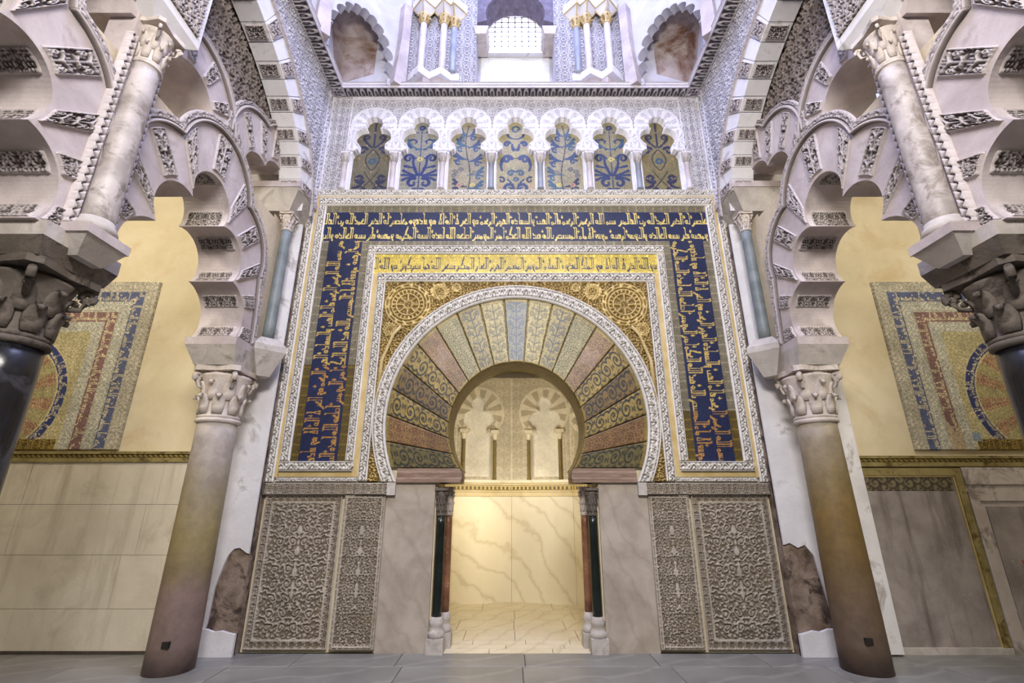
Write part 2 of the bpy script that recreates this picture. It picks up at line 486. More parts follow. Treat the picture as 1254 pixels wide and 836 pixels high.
def kufic(text, H=32, stars=True, seed=1):
    rg = np.random.default_rng(seed)
    W = len(text)*9+80
    B = np.zeros((W, H), bool)
    bl, T = 5, 2   # baseline row, stroke
    top = H-2
    s = 2

    def rect(a, b, c, d): B[max(a, 0):max(b, 0), max(c, 0):max(d, 0)] = True

    def ring(cx, cy, ro, ri):
        X, Y = np.meshgrid(np.arange(W), np.arange(H), indexing='ij')
        r = np.hypot(X-cx, Y-cy); B[(r <= ro) & (r >= ri)] = True

    def diag(x0, y0, x1, y1, t=2):
        for k in np.linspace(0, 1, 40):
            x = int(x0+(x1-x0)*k); y = int(y0+(y1-y0)*k); rect(x, x+t, y, y+t)

    def cross(x, y):
        rect(x+2, x+4, y, y+7); rect(x, x+6, y+2, y+4)
    words = text.split()
    for word in words:
        i = 0
        while i < len(word):
            ch = word[i]; nxt = word[i+1] if i+1 < len(word) else None
            join = nxt is not None and ch not in NONJOIN
            if ch == 'ل' and nxt == 'ا':
                diag(s, bl, s+5, top-3, 2); diag(s+7, bl, s+2, top-3, 2); rect(s, s+9, bl, bl+T); s += 12; i += 2; continue
            if ch in 'اأ':
                rect(s, s+2, bl, top); diag(s+1, top-3, s+3, top-1, 2); wd = 5
            elif ch == 'ل':
                rect(s, s+2, bl, top); diag(s+1, top-3, s+3, top-1, 2); wd = 5
                if not join: rect(s, s+7, bl, bl+T); wd = 8
            elif ch in 'بتثنيىئ':
                rect(s, s+2, bl, bl+8); wd = 5
                if not join:
                    if ch in 'نيى': diag(s+1, bl, s+6, 0, 3); rect(s+4, s+10, 0, 2); wd = 9
                    else: rect(s, s+9, bl, bl+T); rect(s+8, s+10, bl, bl+7); wd = 11
            elif ch in 'جحخ':
                diag(s, bl+9, s+7, bl, 3); wd = 8
            elif ch in 'دذ':
                rect(s, s+7, bl, bl+2); rect(s, s+7, bl+6, bl+8); rect(s, s+2, bl, bl+8); diag(s+5, bl+6, s+7, bl+11, 2); wd = 9
            elif ch in 'رز':
                rect(s, s+2, bl, bl+6); diag(s, bl+1, s+4, 0, 3); wd = 6
            elif ch in 'سش':
                for k in range(3): rect(s+k*4, s+k*4+2, bl, bl+8)
                wd = 12
            elif ch in 'صضطظ':
                rect(s, s+9, bl, bl+2); rect(s, s+9, bl+6, bl+8); rect(s, s+2, bl, bl+8); rect(s+8, s+10, bl, bl+8)
                if ch in 'طظ': rect(s+1, s+4, bl, top)
                wd = 11
            elif ch in 'عغ':
                diag(s, bl+2, s+4, bl+9, 2); diag(s+6, bl+9, s+2, bl+2, 2); rect(s, s+8, bl+7, bl+9); wd = 8
            elif ch in 'فقو':
                ring(s+4, bl+6, 3.8, 1.7); rect(s+3, s+6, bl, bl+4); wd = 8
                if ch == 'و': diag(s+5, bl+3, s+1, 0, 3); wd = 9
            elif ch == 'ك':
                rect(s, s+10, bl, bl+2); rect(s, s+10, bl+7, bl+9); rect(s, s+2, bl, bl+9); diag(s+8, bl+8, s+3, top-1, 3); wd = 11
            elif ch == 'م':
                ring(s+4, bl+1.5, 3.6, 1.5); wd = 8
            elif ch in 'هة':
                ring(s+4, bl+4.5, 4.4, 2.3); rect(s+3, s+5, bl, bl+9); wd = 9
            else:
                wd = 4
            if join: rect(s, s+wd+1, bl, bl+T)
            s += wd; i += 1
        if stars and rg.random() < .55:
            cross(s-3 if s > 6 else s, H-14)
        s += 4
    return B[:s+2]


# ---------------------------------------------- painted raster used for the mosaic pictures
class Pic:
    def __init__(self, w, h, res, ground):
        self.u, self.v = uv(w, h, res)
        self.c = np.empty(self.u.shape+(3,)); self.c[:] = ground
        self.res = res

    def stroke(self, pts, r0, r1, col):
        pts = np.array(pts, float); n = len(pts)
        m = np.zeros(self.u.shape, bool)
        for k, (x, y) in enumerate(pts):
            r = r0+(r1-r0)*k/max(n-1, 1)
            i0 = int(max(0, (x-r)/self.res-1)); i1 = int((x+r)/self.res+2)
            j0 = int(max(0, (y-r)/self.res-1)); j1 = int((y+r)/self.res+2)
            su = self.u[i0:i1, j0:j1]
            if su.size == 0: continue
            m[i0:i1, j0:j1] |= (su-x)**2+(self.v[i0:i1, j0:j1]-y)**2 <= r*r
        self.c[m] = col

    def sym(self, cx, pts, r0, r1, col):
        self.stroke(pts, r0, r1, col); self.stroke([(2*cx-x, y) for x, y in pts], r0, r1, col)


def spiral(cx, cy, r, a0, turns, shrink=.25, n=40):
    return [(cx+r*(1-(1-shrink)*k/n)*math.cos(a0+2*PI*turns*k/n), cy+r*(1-(1-shrink)*k/n)*math.sin(a0+2*PI*turns*k/n)) for k in range(n+1)]


def bez(a, b, c, n=24):
    return [((1-t)**2*a[0]+2*t*(1-t)*b[0]+t*t*c[0], (1-t)**2*a[1]+2*t*(1-t)*b[1]+t*t*c[1]) for t in np.linspace(0, 1, n)]


def arc3(p, q, r, n):
    """n+1 points on the circle through p, q, r, from p to r by way of q"""
    ax, ay = p; bx, by = q; cx, cy = r
    d = 2*(ax*(by-cy)+bx*(cy-ay)+cx*(ay-by))
    ux = ((ax*ax+ay*ay)*(by-cy)+(bx*bx+by*by)*(cy-ay)+(cx*cx+cy*cy)*(ay-by))/d
    uy = ((ax*ax+ay*ay)*(cx-bx)+(bx*bx+by*by)*(ax-cx)+(cx*cx+cy*cy)*(bx-ax))/d
    R = math.hypot(ax-ux, ay-uy)
    t0, t1, t2 = (math.atan2(y-uy, x-ux) for x, y in (p, q, r))
    dl = (t2-t0) % (2*PI)
    if (t1-t0) % (2*PI) > dl: dl -= 2*PI
    return np.array([(ux+R*math.cos(t0+dl*k/n), uy+R*math.sin(t0+dl*k/n)) for k in range(n+1)])


# ---- drawn ornament tiles, sampled with mirrored repeats
def _tile(draw, n=128):
    p = Pic(1.0, 1.0, 1.0/(n-1), np.zeros(3)); draw(p)
    t = p.c[..., 0]
    for _ in range(1):      # soften the cut edge a little
        t = (t+np.roll(t, 1, 0)+np.roll(t, -1, 0)+np.roll(t, 1, 1)+np.roll(t, -1, 1))/5
    return t


ONE = np.ones(3); NIL = np.zeros(3)


def leafstroke(p, a, b, c, w):
    """a pointed leaf with a cut midrib"""
    pts = bez(a, b, c, 40)
    n = len(pts)
    for i, q in enumerate(pts):
        t = i/(n-1); r = w*(math.sin(PI*min(1, t*1.05+.12))**.8)
        if r > .004: p.stroke([q], r, r, ONE)
    p.stroke(pts[6:30], w*.18, w*.10, NIL)


def _draw_scroll(p):
    p.stroke(spiral(.5, .5, .40, -2.4, 1.45, .22, 160), .050, .038, ONE)
    p.stroke(bez((0, .12), (.12, .10), (.20, .24)), .05, .05, ONE); p.stroke(bez((.5, 1.0), (.62, .96), (.66, .86)), .045, .045, ONE)
    for k in range(5):
        a = k*2*PI/5
        leafstroke(p, (.5, .5), (.5+.05*math.cos(a+.4), .5+.05*math.sin(a+.4)), (.5+.125*math.cos(a), .5+.125*math.sin(a)), .040)
    leafstroke(p, (.10, .50), (.02, .62), (.14, .78), .06); leafstroke(p, (.90, .45), (1.0, .30), (.86, .16), .06)
    leafstroke(p, (.30, .88), (.14, .90), (.04, 1.0), .055); leafstroke(p, (.72, .08), (.86, .10), (1.0, 0), .055)
    leafstroke(p, (.86, .72), (.98, .78), (.97, .96), .06); leafstroke(p, (.30, .06), (.44, -.02), (.58, .05), .05)
    leafstroke(p, (.62, .90), (.74, 1.0), (.88, .96), .05)


def _draw_tree(p):
    # x = 0 is the mirror axis; the stem runs up it
    p.stroke([(0, y) for y in np.linspace(0, 1, 60)], .045, .045, ONE)
    p.stroke(bez((0, .05), (.30, .08), (.45, .30)), .045, .04, ONE)
    p.stroke(spiral(.62, .34, .20, PI, -1.15, .3, 90), .042, .034, ONE)
    leafstroke(p, (.62, .34), (.66, .38), (.70, .34), .05)
    leafstroke(p, (.16, .07), (.40, -.02), (.60, .06), .055); leafstroke(p, (.36, .20), (.24, .36), (.30, .50), .055)
    leafstroke(p, (.02, .40), (.12, .52), (.10, .66), .05)
    p.stroke(bez((0, .55), (.28, .58), (.44, .70)), .04, .036, ONE)
    leafstroke(p, (.40, .68), (.62, .66), (.82, .78), .065); leafstroke(p, (.42, .70), (.52, .84), (.48, .96), .06); leafstroke(p, (.24, .62), (.14, .78), (.22, .90), .055)
    leafstroke(p, (.82, .12), (.96, .10), (.98, .26), .05); leafstroke(p, (.80, .92), (.96, .90), (.97, .66), .05)
    leafstroke(p, (.88, .50), (.99, .54), (.97, .44), .04)


TILE_SCROLL = _tile(_draw_scroll); TILE_TREE = _tile(_draw_tree)


def _sample(T, x, y):
    n = T.shape[0]-1
    ix = np.floor(x); iy = np.floor(y)
    fx = x-ix; fy = y-iy
    fx = np.where(np.mod(ix, 2) > 0, 1-fx, fx); fy = np.where(np.mod(iy, 2) > 0, 1-fy, fy)
    a = fx*n; b = fy*n
    i = np.clip(a.astype(int), 0, n-1); j = np.clip(b.astype(int), 0, n-1); a = a-i; b = b-j
    return T[i, j]*(1-a)*(1-b)+T[i+1, j]*a*(1-b)+T[i, j+1]*(1-a)*b+T[i+1, j+1]*a*b


def p_scrolls(u, v, c):
    return _sample(TILE_SCROLL, u/c, v/c)


def p_tree(q, v, half, c):
    """q = distance from the axis, half = half width of the field, c = rise of one tier"""
    x = np.clip(q/half, 0, 1); y = np.mod(v/c, 1.0)
    return _sample(TILE_TREE, x*.999, y*.999)


# palette
WHITE = C('#e9e4dd'); WGROUND = C('#6f685e')  # dark ground tone paints shade into the stucco recesses
BLUEW = C('#e2dfe2'); BGROUND = C('#8b8790')  # ground tone paints recess shade for the bluish stucco
OLIVE = C('#7c7150'); NAVY = C('#1e284d'); GOLD = C('#d2b566'); YEL = C('#ddc45a')
DADO = C('#bdb3a6'); DGROUND = C('#75695b')  # dado ground tone carries painted recess shade

# ================================================================== THE SETTING
XO = 7.3       # outer walls of the two aisles
NAVE_Y0 = -9.0

# floor: bed + single marble slabs
fl = structure(MB().box(-XO, XO, NAVE_Y0, 0.5, -0.12, -0.012).build('floor', 'dirty_joint'))
slab_meshes = {}


def slab(parent, x0, x1, y0, y1, z0, z1, mat, name='slab', gap=0.006):
    w_, d_ = round(x1-x0-gap, 4), round(y1-y0-gap, 4)
    key = (w_, d_, round(z1-z0, 4), mat)
    if key not in slab_meshes:
        e = .004
        m = MB().frustum((-w_/2, w_/2, -d_/2, d_/2), 0, (-w_/2, w_/2, -d_/2, d_/2), z1-z0-e)
        m.v[4:] = []; m.f = []; m.v = m.v[:4]
        m = MB(); h = z1-z0
        a = (-w_/2, w_/2, -d_/2, d_/2); b = (-w_/2+e, w_/2-e, -d_/2+e, d_/2-e)
        m.box(*a, 0, h-e); m.frustum(a, h-e, b, h)
        slab_meshes[key] = m.mesh(name)
    o = link(name, slab_meshes[key], mat, parent)
    o.location = ((x0+x1)/2, (y0+y1)/2, z0)
    return o


rs = np.random.default_rng(3)
edges_y = [0.0, -0.42, -0.98, -1.6, -2.3, -3.1, -4.0, -5.0, -6.2]
for r in range(len(edges_y)-1):
    x = -XO + (0.35 if r % 2 else 0)
    cuts = [-XO]
    while x < XO-0.9:
        x += 0.95 + 0.75*rs.random(); cuts.append(min(x, XO))
    if cuts[-1] < XO: cuts.append(XO)
    for a, b in zip(cuts[:-1], cuts[1:]):
        slab(fl, a, b, edges_y[r+1], edges_y[r], -0.012, 0.0, 'floor_marble')

# ---- front wall: core masonry with the horseshoe door
CIN, RIN = 2.36, 0.82           # intrados circle of the door arch
COUT, ROUT = 2.466, 1.59        # outer edge of the mosaic voussoirs
CRING, RRING = 2.488, 1.753     # outer edge of the stucco ring
TH = 0.48                       # wall thickness
wf = MB()
for s in (-1, 1):
    wf.box(*sorted((s*0.93, s*XO)), 0.03, TH, 0, 1.72)
    wf.box(*sorted((s*1.75, s*XO)), 0.03, TH, 1.72, 4.28)
wf.box(-XO, XO, 0.03, TH, 4.28, 5.76)
wf.box(-XO, XO, 0.13, TH, 5.76, 7.5)
for s in (-1, 1):
    wf.box(*sorted((s*2.85, s*XO)), 0.03, .13, 5.76, 7.5)
    wf.box(*sorted((s*3.3, s*XO)), 0.03, TH, 7.5, 8.3)
# masonry round the horseshoe
NA = 48
AMAX = math.radians(90+38)
inn = [(( RIN)*math.sin(a), CIN+RIN*math.cos(a)) for a in np.linspace(-AMAX, AMAX, NA+1)]
outp = []
for x, z in inn:
    dx, dz = x, z-CIN
    k = min([1.75/abs(dx) if abs(dx) > 1e-6 else 99, (4.28-CIN)/dz if dz > 0 else 99, (1.72-CIN)/dz if dz < 0 else 99])
    outp.append((dx*k, CIN+dz*k))
for i in range(NA):
    q = [inn[i], inn[i+1], outp[i+1], outp[i]]
    wf.prism(q, lambda a, b, d: (a, d, b), 0.03, TH)
wall_front = structure(wf.build('wall_front', 'plaster_beige'))
# soffit of the door arch
sp = np.linspace(-AMAX, AMAX, 65)
yy = np.linspace(0.0, TH+.01, 5)
A, Yv = np.meshgrid(sp, yy, indexing='ij')
P = np.stack([(RIN-.004)*np.sin(A), Yv, CIN+(RIN-.004)*np.cos(A)], -1)
grid('arch_soffit', P, None, None, 'olive_soffit', wall_front)

# aisle outer walls, ceilings, piers of the aisle ends
structure(MB().box(-XO-.3, -XO, NAVE_Y0, .5, 0, 8.3).build('wall_left', 'plaster_beige'))
aw = MB()
# right outer wall keeps an opening for the lattice window high up
aw.box(XO, XO+.3, NAVE_Y0, .5, 0, 8.3)
structure(aw.build('wall_right', 'plaster_beige'))
cl = MB()
for s in (-1, 1):
    cl.box(*sorted((s*3.6, s*(XO+.3))), NAVE_Y0, .5, 8.3, 8.5)
structure(cl.build('ceiling', 'plaster_beige'))

# white plaster piers behind the two far columns
def pier(name, x0, x1, side):
    o = structure(MB().box(x0, x1, -.10, .03, 0, 5.12).build(name, 'broken_plaster'))
    rg = np.random.default_rng(11+side)
    # plaster coat with a ragged lower end, bare masonry showing below it on the facade side
    f = (lambda q: q) if side < 0 else (lambda q: -q)
    low = [(3.62, .02), (3.30, .02), (3.25, .30), (3.24, .62), (3.19, .84), (3.15, .96), (3.10, 1.02), (3.04, 1.03), (2.99, 1.0), (2.96, .98), (2.93, .97)] if side < 0 else           [(3.98, .02), (3.36, .02), (3.30, .5), (3.24, .95), (3.16, 1.06), (3.08, 1.03), (3.0, 1.08), (2.93, 1.06)]
    pts = [(low[0][0], 5.12)]+[p for p in low]+[(2.93, 5.12)]
    MB().prism([((-a if side < 0 else a), b) for a, b in pts], lambda a, b, d: (a, d, b), -.125, -.08).build('plaster_coat', 'plaster_white', o)
    toe = [(3.34, .0), (2.93, .0), (2.93, .20), (3.0, .215), (3.08, .235), (3.16, .225), (3.24, .25), (3.34, .25)]
    MB().prism([((-a if side < 0 else a), b) for a, b in toe], lambda a, b, d: (a, d, b), -.14, -.08).build('plaster_patch', 'plaster_white', o)
    return o


pier('trim_1', -3.62, -2.93, -1)
pier('trim_2', 2.93, 3.98, 1)

# ================================================================== MIHRAB FACADE
def wallmap(x0, z0, y=0.0):
    return plane((x0, y, z0), (1, 0, 0), (0, 0, 1), (0, -1, 0))


def band(name, parent, x0, x1, z0, z1, proud=.03, depth=.02, top=WHITE, ground=WGROUND, horizontal=None, mat='carved_stucco', L=None, pat=None, y=0.0, res=.0085):
    wd, hh = x1-x0, z1-z0
    hor = wd > hh if horizontal is None else horizontal
    wid = hh if hor else wd
    pt = pat or p_vine
    f = (lambda u, v: pt(u, v, wid, L)) if hor else (lambda u, v: pt(v, u, wid, L))
    return relief(name, parent, mat, wallmap(x0, z0, y), wd, hh, f, depth, proud, top, ground, res)


def frame(name, parent, xa, xb, za, zb, wdt, sides='LRTB', **k):
    if 'T' in sides: band(name, parent, xa, xb, zb-wdt, zb, **k)
    if 'B' in sides: band(name, parent, xa, xb, za, za+wdt, **k)
    z0 = za+(wdt if 'B' in sides else 0); z1 = zb-(wdt if 'T' in sides else 0)
    if 'L' in sides: band(name, parent, xa, xa+wdt, z0, z1, **k)
    if 'R' in sides: band(name, parent, xb-wdt, xb, z0, z1, **k)


alfiz = thing('script_surround', 'rectangular frame of blue and gold mosaic script bands between white carved stucco borders', 'frame', (0, 0, 1.72))
XF = 2.83
# outer border a
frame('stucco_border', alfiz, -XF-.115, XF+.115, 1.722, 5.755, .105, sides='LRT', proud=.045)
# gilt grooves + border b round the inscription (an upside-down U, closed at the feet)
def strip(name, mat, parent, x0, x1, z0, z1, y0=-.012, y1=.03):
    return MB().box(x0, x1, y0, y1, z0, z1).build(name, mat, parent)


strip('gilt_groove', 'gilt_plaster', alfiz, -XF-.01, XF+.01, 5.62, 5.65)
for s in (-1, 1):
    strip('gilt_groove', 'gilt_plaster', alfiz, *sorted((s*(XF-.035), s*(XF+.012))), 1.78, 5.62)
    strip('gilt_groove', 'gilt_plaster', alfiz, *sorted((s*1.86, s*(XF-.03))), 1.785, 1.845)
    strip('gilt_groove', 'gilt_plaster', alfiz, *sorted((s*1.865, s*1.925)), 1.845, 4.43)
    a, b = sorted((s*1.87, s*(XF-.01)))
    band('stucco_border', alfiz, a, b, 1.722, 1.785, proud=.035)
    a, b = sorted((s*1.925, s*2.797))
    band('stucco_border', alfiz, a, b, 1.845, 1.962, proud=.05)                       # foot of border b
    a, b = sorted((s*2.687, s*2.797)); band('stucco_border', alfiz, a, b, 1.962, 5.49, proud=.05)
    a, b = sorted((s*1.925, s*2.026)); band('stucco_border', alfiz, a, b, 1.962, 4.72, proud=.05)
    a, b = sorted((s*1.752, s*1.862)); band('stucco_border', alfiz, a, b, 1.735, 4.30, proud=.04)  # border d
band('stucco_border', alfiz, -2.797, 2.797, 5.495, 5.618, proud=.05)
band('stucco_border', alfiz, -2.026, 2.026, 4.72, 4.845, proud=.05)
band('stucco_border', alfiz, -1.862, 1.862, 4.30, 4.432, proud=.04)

# mosaic ground with script; res 7 mm
RES = .0075


SQ = .74      # letters are narrow for their height


def script_sheet(name, parent, mp, length, lines, lh, margin0, margin1, ground, ink, edge, H=32, y_off=.004, redone=None):
    """s runs along the reading direction, t is 'up'; lines listed from the lowest upward"""
    tot = margin0+len(lines)*lh+margin1
    s, t = uv(length, tot, RES)
    col = np.empty(s.shape+(3,)); col[:] = edge
    un = lh/H
    for k, B in enumerate(lines):
        t0 = margin0+k*lh
        inb = (t >= t0) & (t < t0+lh)
        si = np.clip((s/(un*SQ)).astype(int), 0, None); ti = np.clip(((t-t0)/un).astype(int), 0, H-1)
        hit = B[si % B.shape[0], ti] & inb
        col[inb] = ground; col[hit] = ink
    # little lozenges along the plain mosaic edges
    e = (t < margin0) | (t > tot-margin1)
    lz = e & ((np.mod(s, .12) < .025))
    col[lz] = edge*1.5
    if redone is not None:      # the feet of the legs were reset later, with darker gold
        rd = redone(s, t)
        eb = rd & e; col[eb] = C('#5d4d20'); col[rd & lz] = C('#7a6527')
        col[rd & ~e & (np.abs(col-ground).sum(-1) > .05)] = C('#b98a45')
    col *= tess(s.shape, .22)[..., None]
    return grid(name, mp(s, t, np.full(s.shape, y_off)), col, None, 'mosaic', parent)


K1 = kufic(TXT_OUT1, seed=2); K2 = kufic(TXT_OUT2, seed=5); KI = kufic(TXT_IN, seed=9)
LHB = .232
EDGE = C('#7d7560')
# right leg reads upwards, top reads right to left, left leg reads downwards
LV = 4.845-1.962
script_sheet('inscription_band', alfiz, plane((2.026, 0, 1.962), (0, 0, 1), (1, 0, 0), (0, -1, 0)), LV+.085, [K1, K2], LHB, .10, .095, NAVY, GOLD, EDGE, y_off=.006, redone=lambda s, t: s < .60)
sh = lambda B, n: np.roll(B, -n, 0)
un = LHB/32
n1 = int((LV+.085)/(un*SQ))
script_sheet('inscription_band', alfiz, plane((2.687, 0, 4.845), (-1, 0, 0), (0, 0, 1), (0, -1, 0)), 2*2.687, [sh(K1, n1), sh(K2, n1)], LHB, .085, .10, NAVY, C('#e6cf78'), EDGE)
n2 = n1+int(2*2.687/(un*SQ))
script_sheet('inscription_band', alfiz, plane((-2.026, 0, 4.93), (0, 0, -1), (-1, 0, 0), (0, -1, 0)), LV+.085, [sh(K1, n2), sh(K2, n2)], LHB, .10, .095, NAVY, C('#d0b05c'), EDGE, y_off=.006, redone=lambda s, t: s > 1.78)
# gold line inside
script_sheet('inscription_band', alfiz, plane((1.925, 0, 4.432), (-1, 0, 0), (0, 0, 1), (0, -1, 0)), 2*1.925, [KI], .225, .03, .033, YEL, C('#2a3256'), YEL)

# ---- the horseshoe arch
arch = thing('horseshoe_arch', 'great horseshoe arch with fan of coloured mosaic voussoirs inside white stucco ring', 'arch', (0, 0, 1.72))
NV = 19
ain = np.linspace(-(90+35.8), 90+35.8, NV+1)*PI/180
aou = np.linspace(-(90+21.6), 90+21.6, NV+1)*PI/180
# (ground, vine, pattern) from the crown outwards
VC = [('#8e8f7e', '#53607a', 0), ('#bcac72', '#645f45', 1), ('#ab9b62', '#4b4d52', 0), ('#aba078', '#6b683c', 2), ('#7f604f', '#a88f60', 2),
      ('#a58c4a', '#262a28', 3), ('#775e33', '#22272c', 3), ('#9c8546', '#22272a', 3), ('#6c4830', '#967848', 2), ('#6c613a', '#2b2d27', 3)]
for k in range(NV):
    d = abs(k-NV//2)
    g, vcol, ptn = VC[d]
    g, vcol = C(g), C(vcol)
    nt_, na_ = 100, 36
    t, a = np.meshgrid(np.linspace(0, 1, nt_), np.linspace(0.012, .988, na_), indexing='ij')
    thi = ain[k]+(ain[k+1]-ain[k])*a; tho = aou[k]+(aou[k+1]-aou[k])*a
    xi, zi = RIN*np.sin(thi), CIN+RIN*np.cos(thi); xo, zo = ROUT*np.sin(tho), COUT+ROUT*np.cos(tho)
    X = xi+(xo-xi)*t; Z = zi+(zo-zi)*t
    wloc = .19+.14*t
    q = np.abs(a-.5)*2*wloc/2 if ptn in (0, 1) else a*wloc
    L = t*.78
    cc = {0: .075, 1: .085, 2: .05, 3: .115}[ptn]
    qa = np.abs(a-.5)*2
    if ptn in (0, 1): h = p_tree(qa, L+.07*ptn, 1.0, .20)
    elif ptn == 2: h = p_scrolls(a*wloc*1.0, L+k*.05, .095)
    else: h = _sample(TILE_SCROLL, L/.17+.3*(k % 3), np.clip(a*1.02, 0, 1))
    border = (np.minimum(a, 1-a)*wloc < .008) | (t < .035) | (t > .945)
    col = lerp3(g, vcol, h)
    col[border] = C('#a8935a') if d < 5 else C('#8b7438')
    rim = t > .975
    col[rim] = C('#8f8350')
    # a missing patch filled with plain plaster on two of the red stones
    if d == 4:
        blob = np.hypot((a-.45), (t-.55)*2.2)+.12*np.sin(9*a+7*t) < .33
        col[blob] = col[blob]*.5+C('#a98f7c')*.5
    col *= tess(t.shape, .2)[..., None]
    hh = np.full(t.shape, .02); hh = skirted(hh, -.005)
    grid('voussoir', np.stack([X, -hh, Z], -1), col, None, 'mosaic', arch)
# stucco ring
aR = math.radians(90+25.8); aI = math.radians(90+28.0)
nth = 620
a, t = np.meshgrid(np.linspace(-1, 1, nth), np.linspace(0, 1, 17), indexing='ij')
xi, zi = ROUT*np.sin(a*aI), COUT+ROUT*np.cos(a*aI); xo, zo = RRING*np.sin(a*aR), CRING+RRING*np.cos(a*aR)
X = xi+(xo-xi)*t; Z = zi+(zo-zi)*t
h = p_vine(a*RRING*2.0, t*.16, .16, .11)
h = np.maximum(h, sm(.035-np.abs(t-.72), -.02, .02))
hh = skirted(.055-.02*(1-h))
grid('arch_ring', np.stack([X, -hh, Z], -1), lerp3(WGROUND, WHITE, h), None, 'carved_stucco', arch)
# stone springers below the fan
for s in (-1, 1):
    m = MB()
    xa, xb = sorted((s*.60, s*1.40))
    pro = [(0.0, 1.72), (-.05, 1.72), (-.05, 1.76), (-.035, 1.775), (-.035, 1.83), (-.02, 1.85), (-.02, 1.88), (0.0, 1.88)]
    xin = {1.72: .655, 1.76: .65, 1.775: .635, 1.83: .64, 1.85: .655, 1.88: .665}
    n = len(pro)
    vs = [(s*xin[z], y, z) for y, z in pro] + [(s*1.40, y, z) for y, z in pro]
    m.add(vs, [tuple(range(n)), tuple(range(n, 2*n))[::-1]] + [(i, (i+1) % n, n+(i+1) % n, n+i) for i in range(n)])
    # the return into the jamb
    vs = [(s*xin[z], 0.0, z) for y, z in pro] + [(s*(xin[z]+.02), TH, z) for y, z in pro]
    n = len(pro)
    m.add(vs, [(i, i+1, n+i+1, n+i) for i in range(n-1)])
    m.box(*sorted((s*.66, s*.95)), 0.0, TH, 1.72, 1.86)
    m.build('springer', 'brown_stone', arch)

# ---- gilt spandrels with roundels
GTOP, GGND = C('#d3b876'), C('#715728')  # darker gilt ground, recess shade put into the colour
def p_spandrel(u, v):
    """u from the outer side inwards, v up, origin at (|x|=1.752, z=1.735)"""
    x = 1.752-u; z = 1.735+v
    h = p_scrolls(u, v, .12)
    for cx, cz, R in ((1.43, 3.97, .30), (1.02, 4.155, .12), (.80, 4.215, .062), (1.64, 3.62, .09)):
        r = np.hypot(x-cx, z-cz); a = np.arctan2(z-cz, x-cx)
        inn_ = r < R
        rings = np.maximum.reduce([sm(.011*min(1, R/.22)-np.abs(r-k*R), -.005*min(1, R/.22), .005*min(1, R/.22)) for k in (.97, .84, .70, .50)])
        bead = sm(np.cos(a*22), .0, .5)*((r > .55*R) & (r < .70*R))
        wave = sm(np.cos(a*14+r/R*9), .1, .5)*((r > .78*R) & (r < .94*R))
        star = sm(np.cos(a*8)*.13*R+.36*R-r, -.01, .012)*(1-sm(.13*R-r, -.01, .01))*(.6+.4*np.cos(a*16))
        loc = np.maximum.reduce([rings, bead, wave, star, .5*p_scrolls(u, v, .06)])
        h = np.where(inn_, loc, h)
    # narrow stem following the ring
    return h
for s in (-1, 1):
    def msk(u, v):
        x = 1.752-u; z = 1.735+v
        return (np.hypot(x, z-CRING) > RRING-.03) | ((z < 1.9) & (x > 1.55))
    mp = plane((s*1.752, 0, 1.735), (-s, 0, 0), (0, 0, 1), (0, -1, 0))
    o = relief('spandrel', None, 'carved_gold', mp, 1.752, 2.565, p_spandrel, .035, .03, GTOP, GGND, .0085, mask=msk, skirt=False)
    label(o, 'gilded carved spandrel with large roundel over the horseshoe arch on the %s side' % ('ashlar-wall' if s < 0 else 'painted-door'), 'spandrel', 'gilt arch spandrels')
    MB().tube([(s*1.715, -.03, 2.7), (s*1.70, -.03, 3.2), (s*1.58, -.03, 3.55), (s*1.49, -.03, 3.66)], .022, 8).build('stem', 'gilt_plaster', o, True)

# ---- carved dado: frieze blocks, panels, marble slabs
def p_dado(wd, hh, c, border):
    def f(u, v):
        e = np.minimum(np.minimum(u, wd-u), np.minimum(v, hh-v))
        q = np.abs(u-wd/2)+.012*np.sin(v*31)+.008*np.sin(v*57+1)
        vv = v+.014*np.sin(q*37)
        h = p_scrolls(q, vv, c*1.35) if border > .05 else p_scrolls(q, vv, c*1.2)
        h = np.maximum(h, sm(.011-q, -.004, .004)*((v > .25*hh) & (v < .8*hh)))
        for vc in ():
            r = np.hypot(q-c*1.25, v-vc); h = np.where(r < c*.55, np.maximum(sm(.010-np.abs(r-c*.5), -.005, .005), sm(np.cos(6*np.arctan2(v-vc, q-c*1.25))*.015+.026-r, -.008, .008)), h)
        if border:
            h = np.where(e < border, np.maximum(p_scrolls(u, v, border*.5), sm(.008-np.abs(e-border), -.006, .006)), h)
            h = np.maximum(h, sm(.010-np.abs(e-border), -.004, .004))
        h = np.maximum(h, sm(.014-e, -.004, .004))
        return h
    return f


def dado(x0, x1, z0, z1, c, border, text, proud=.02):
    wd, hh = x1-x0, z1-z0
    o = relief('arabesque_relief', None, 'carved_dado', wallmap(x0, z0), wd, hh, p_dado(wd, hh, c, border), .024, proud, DADO, DGROUND, .0085)
    label(o, text, 'panel', 'carved wall panels below the script frame')


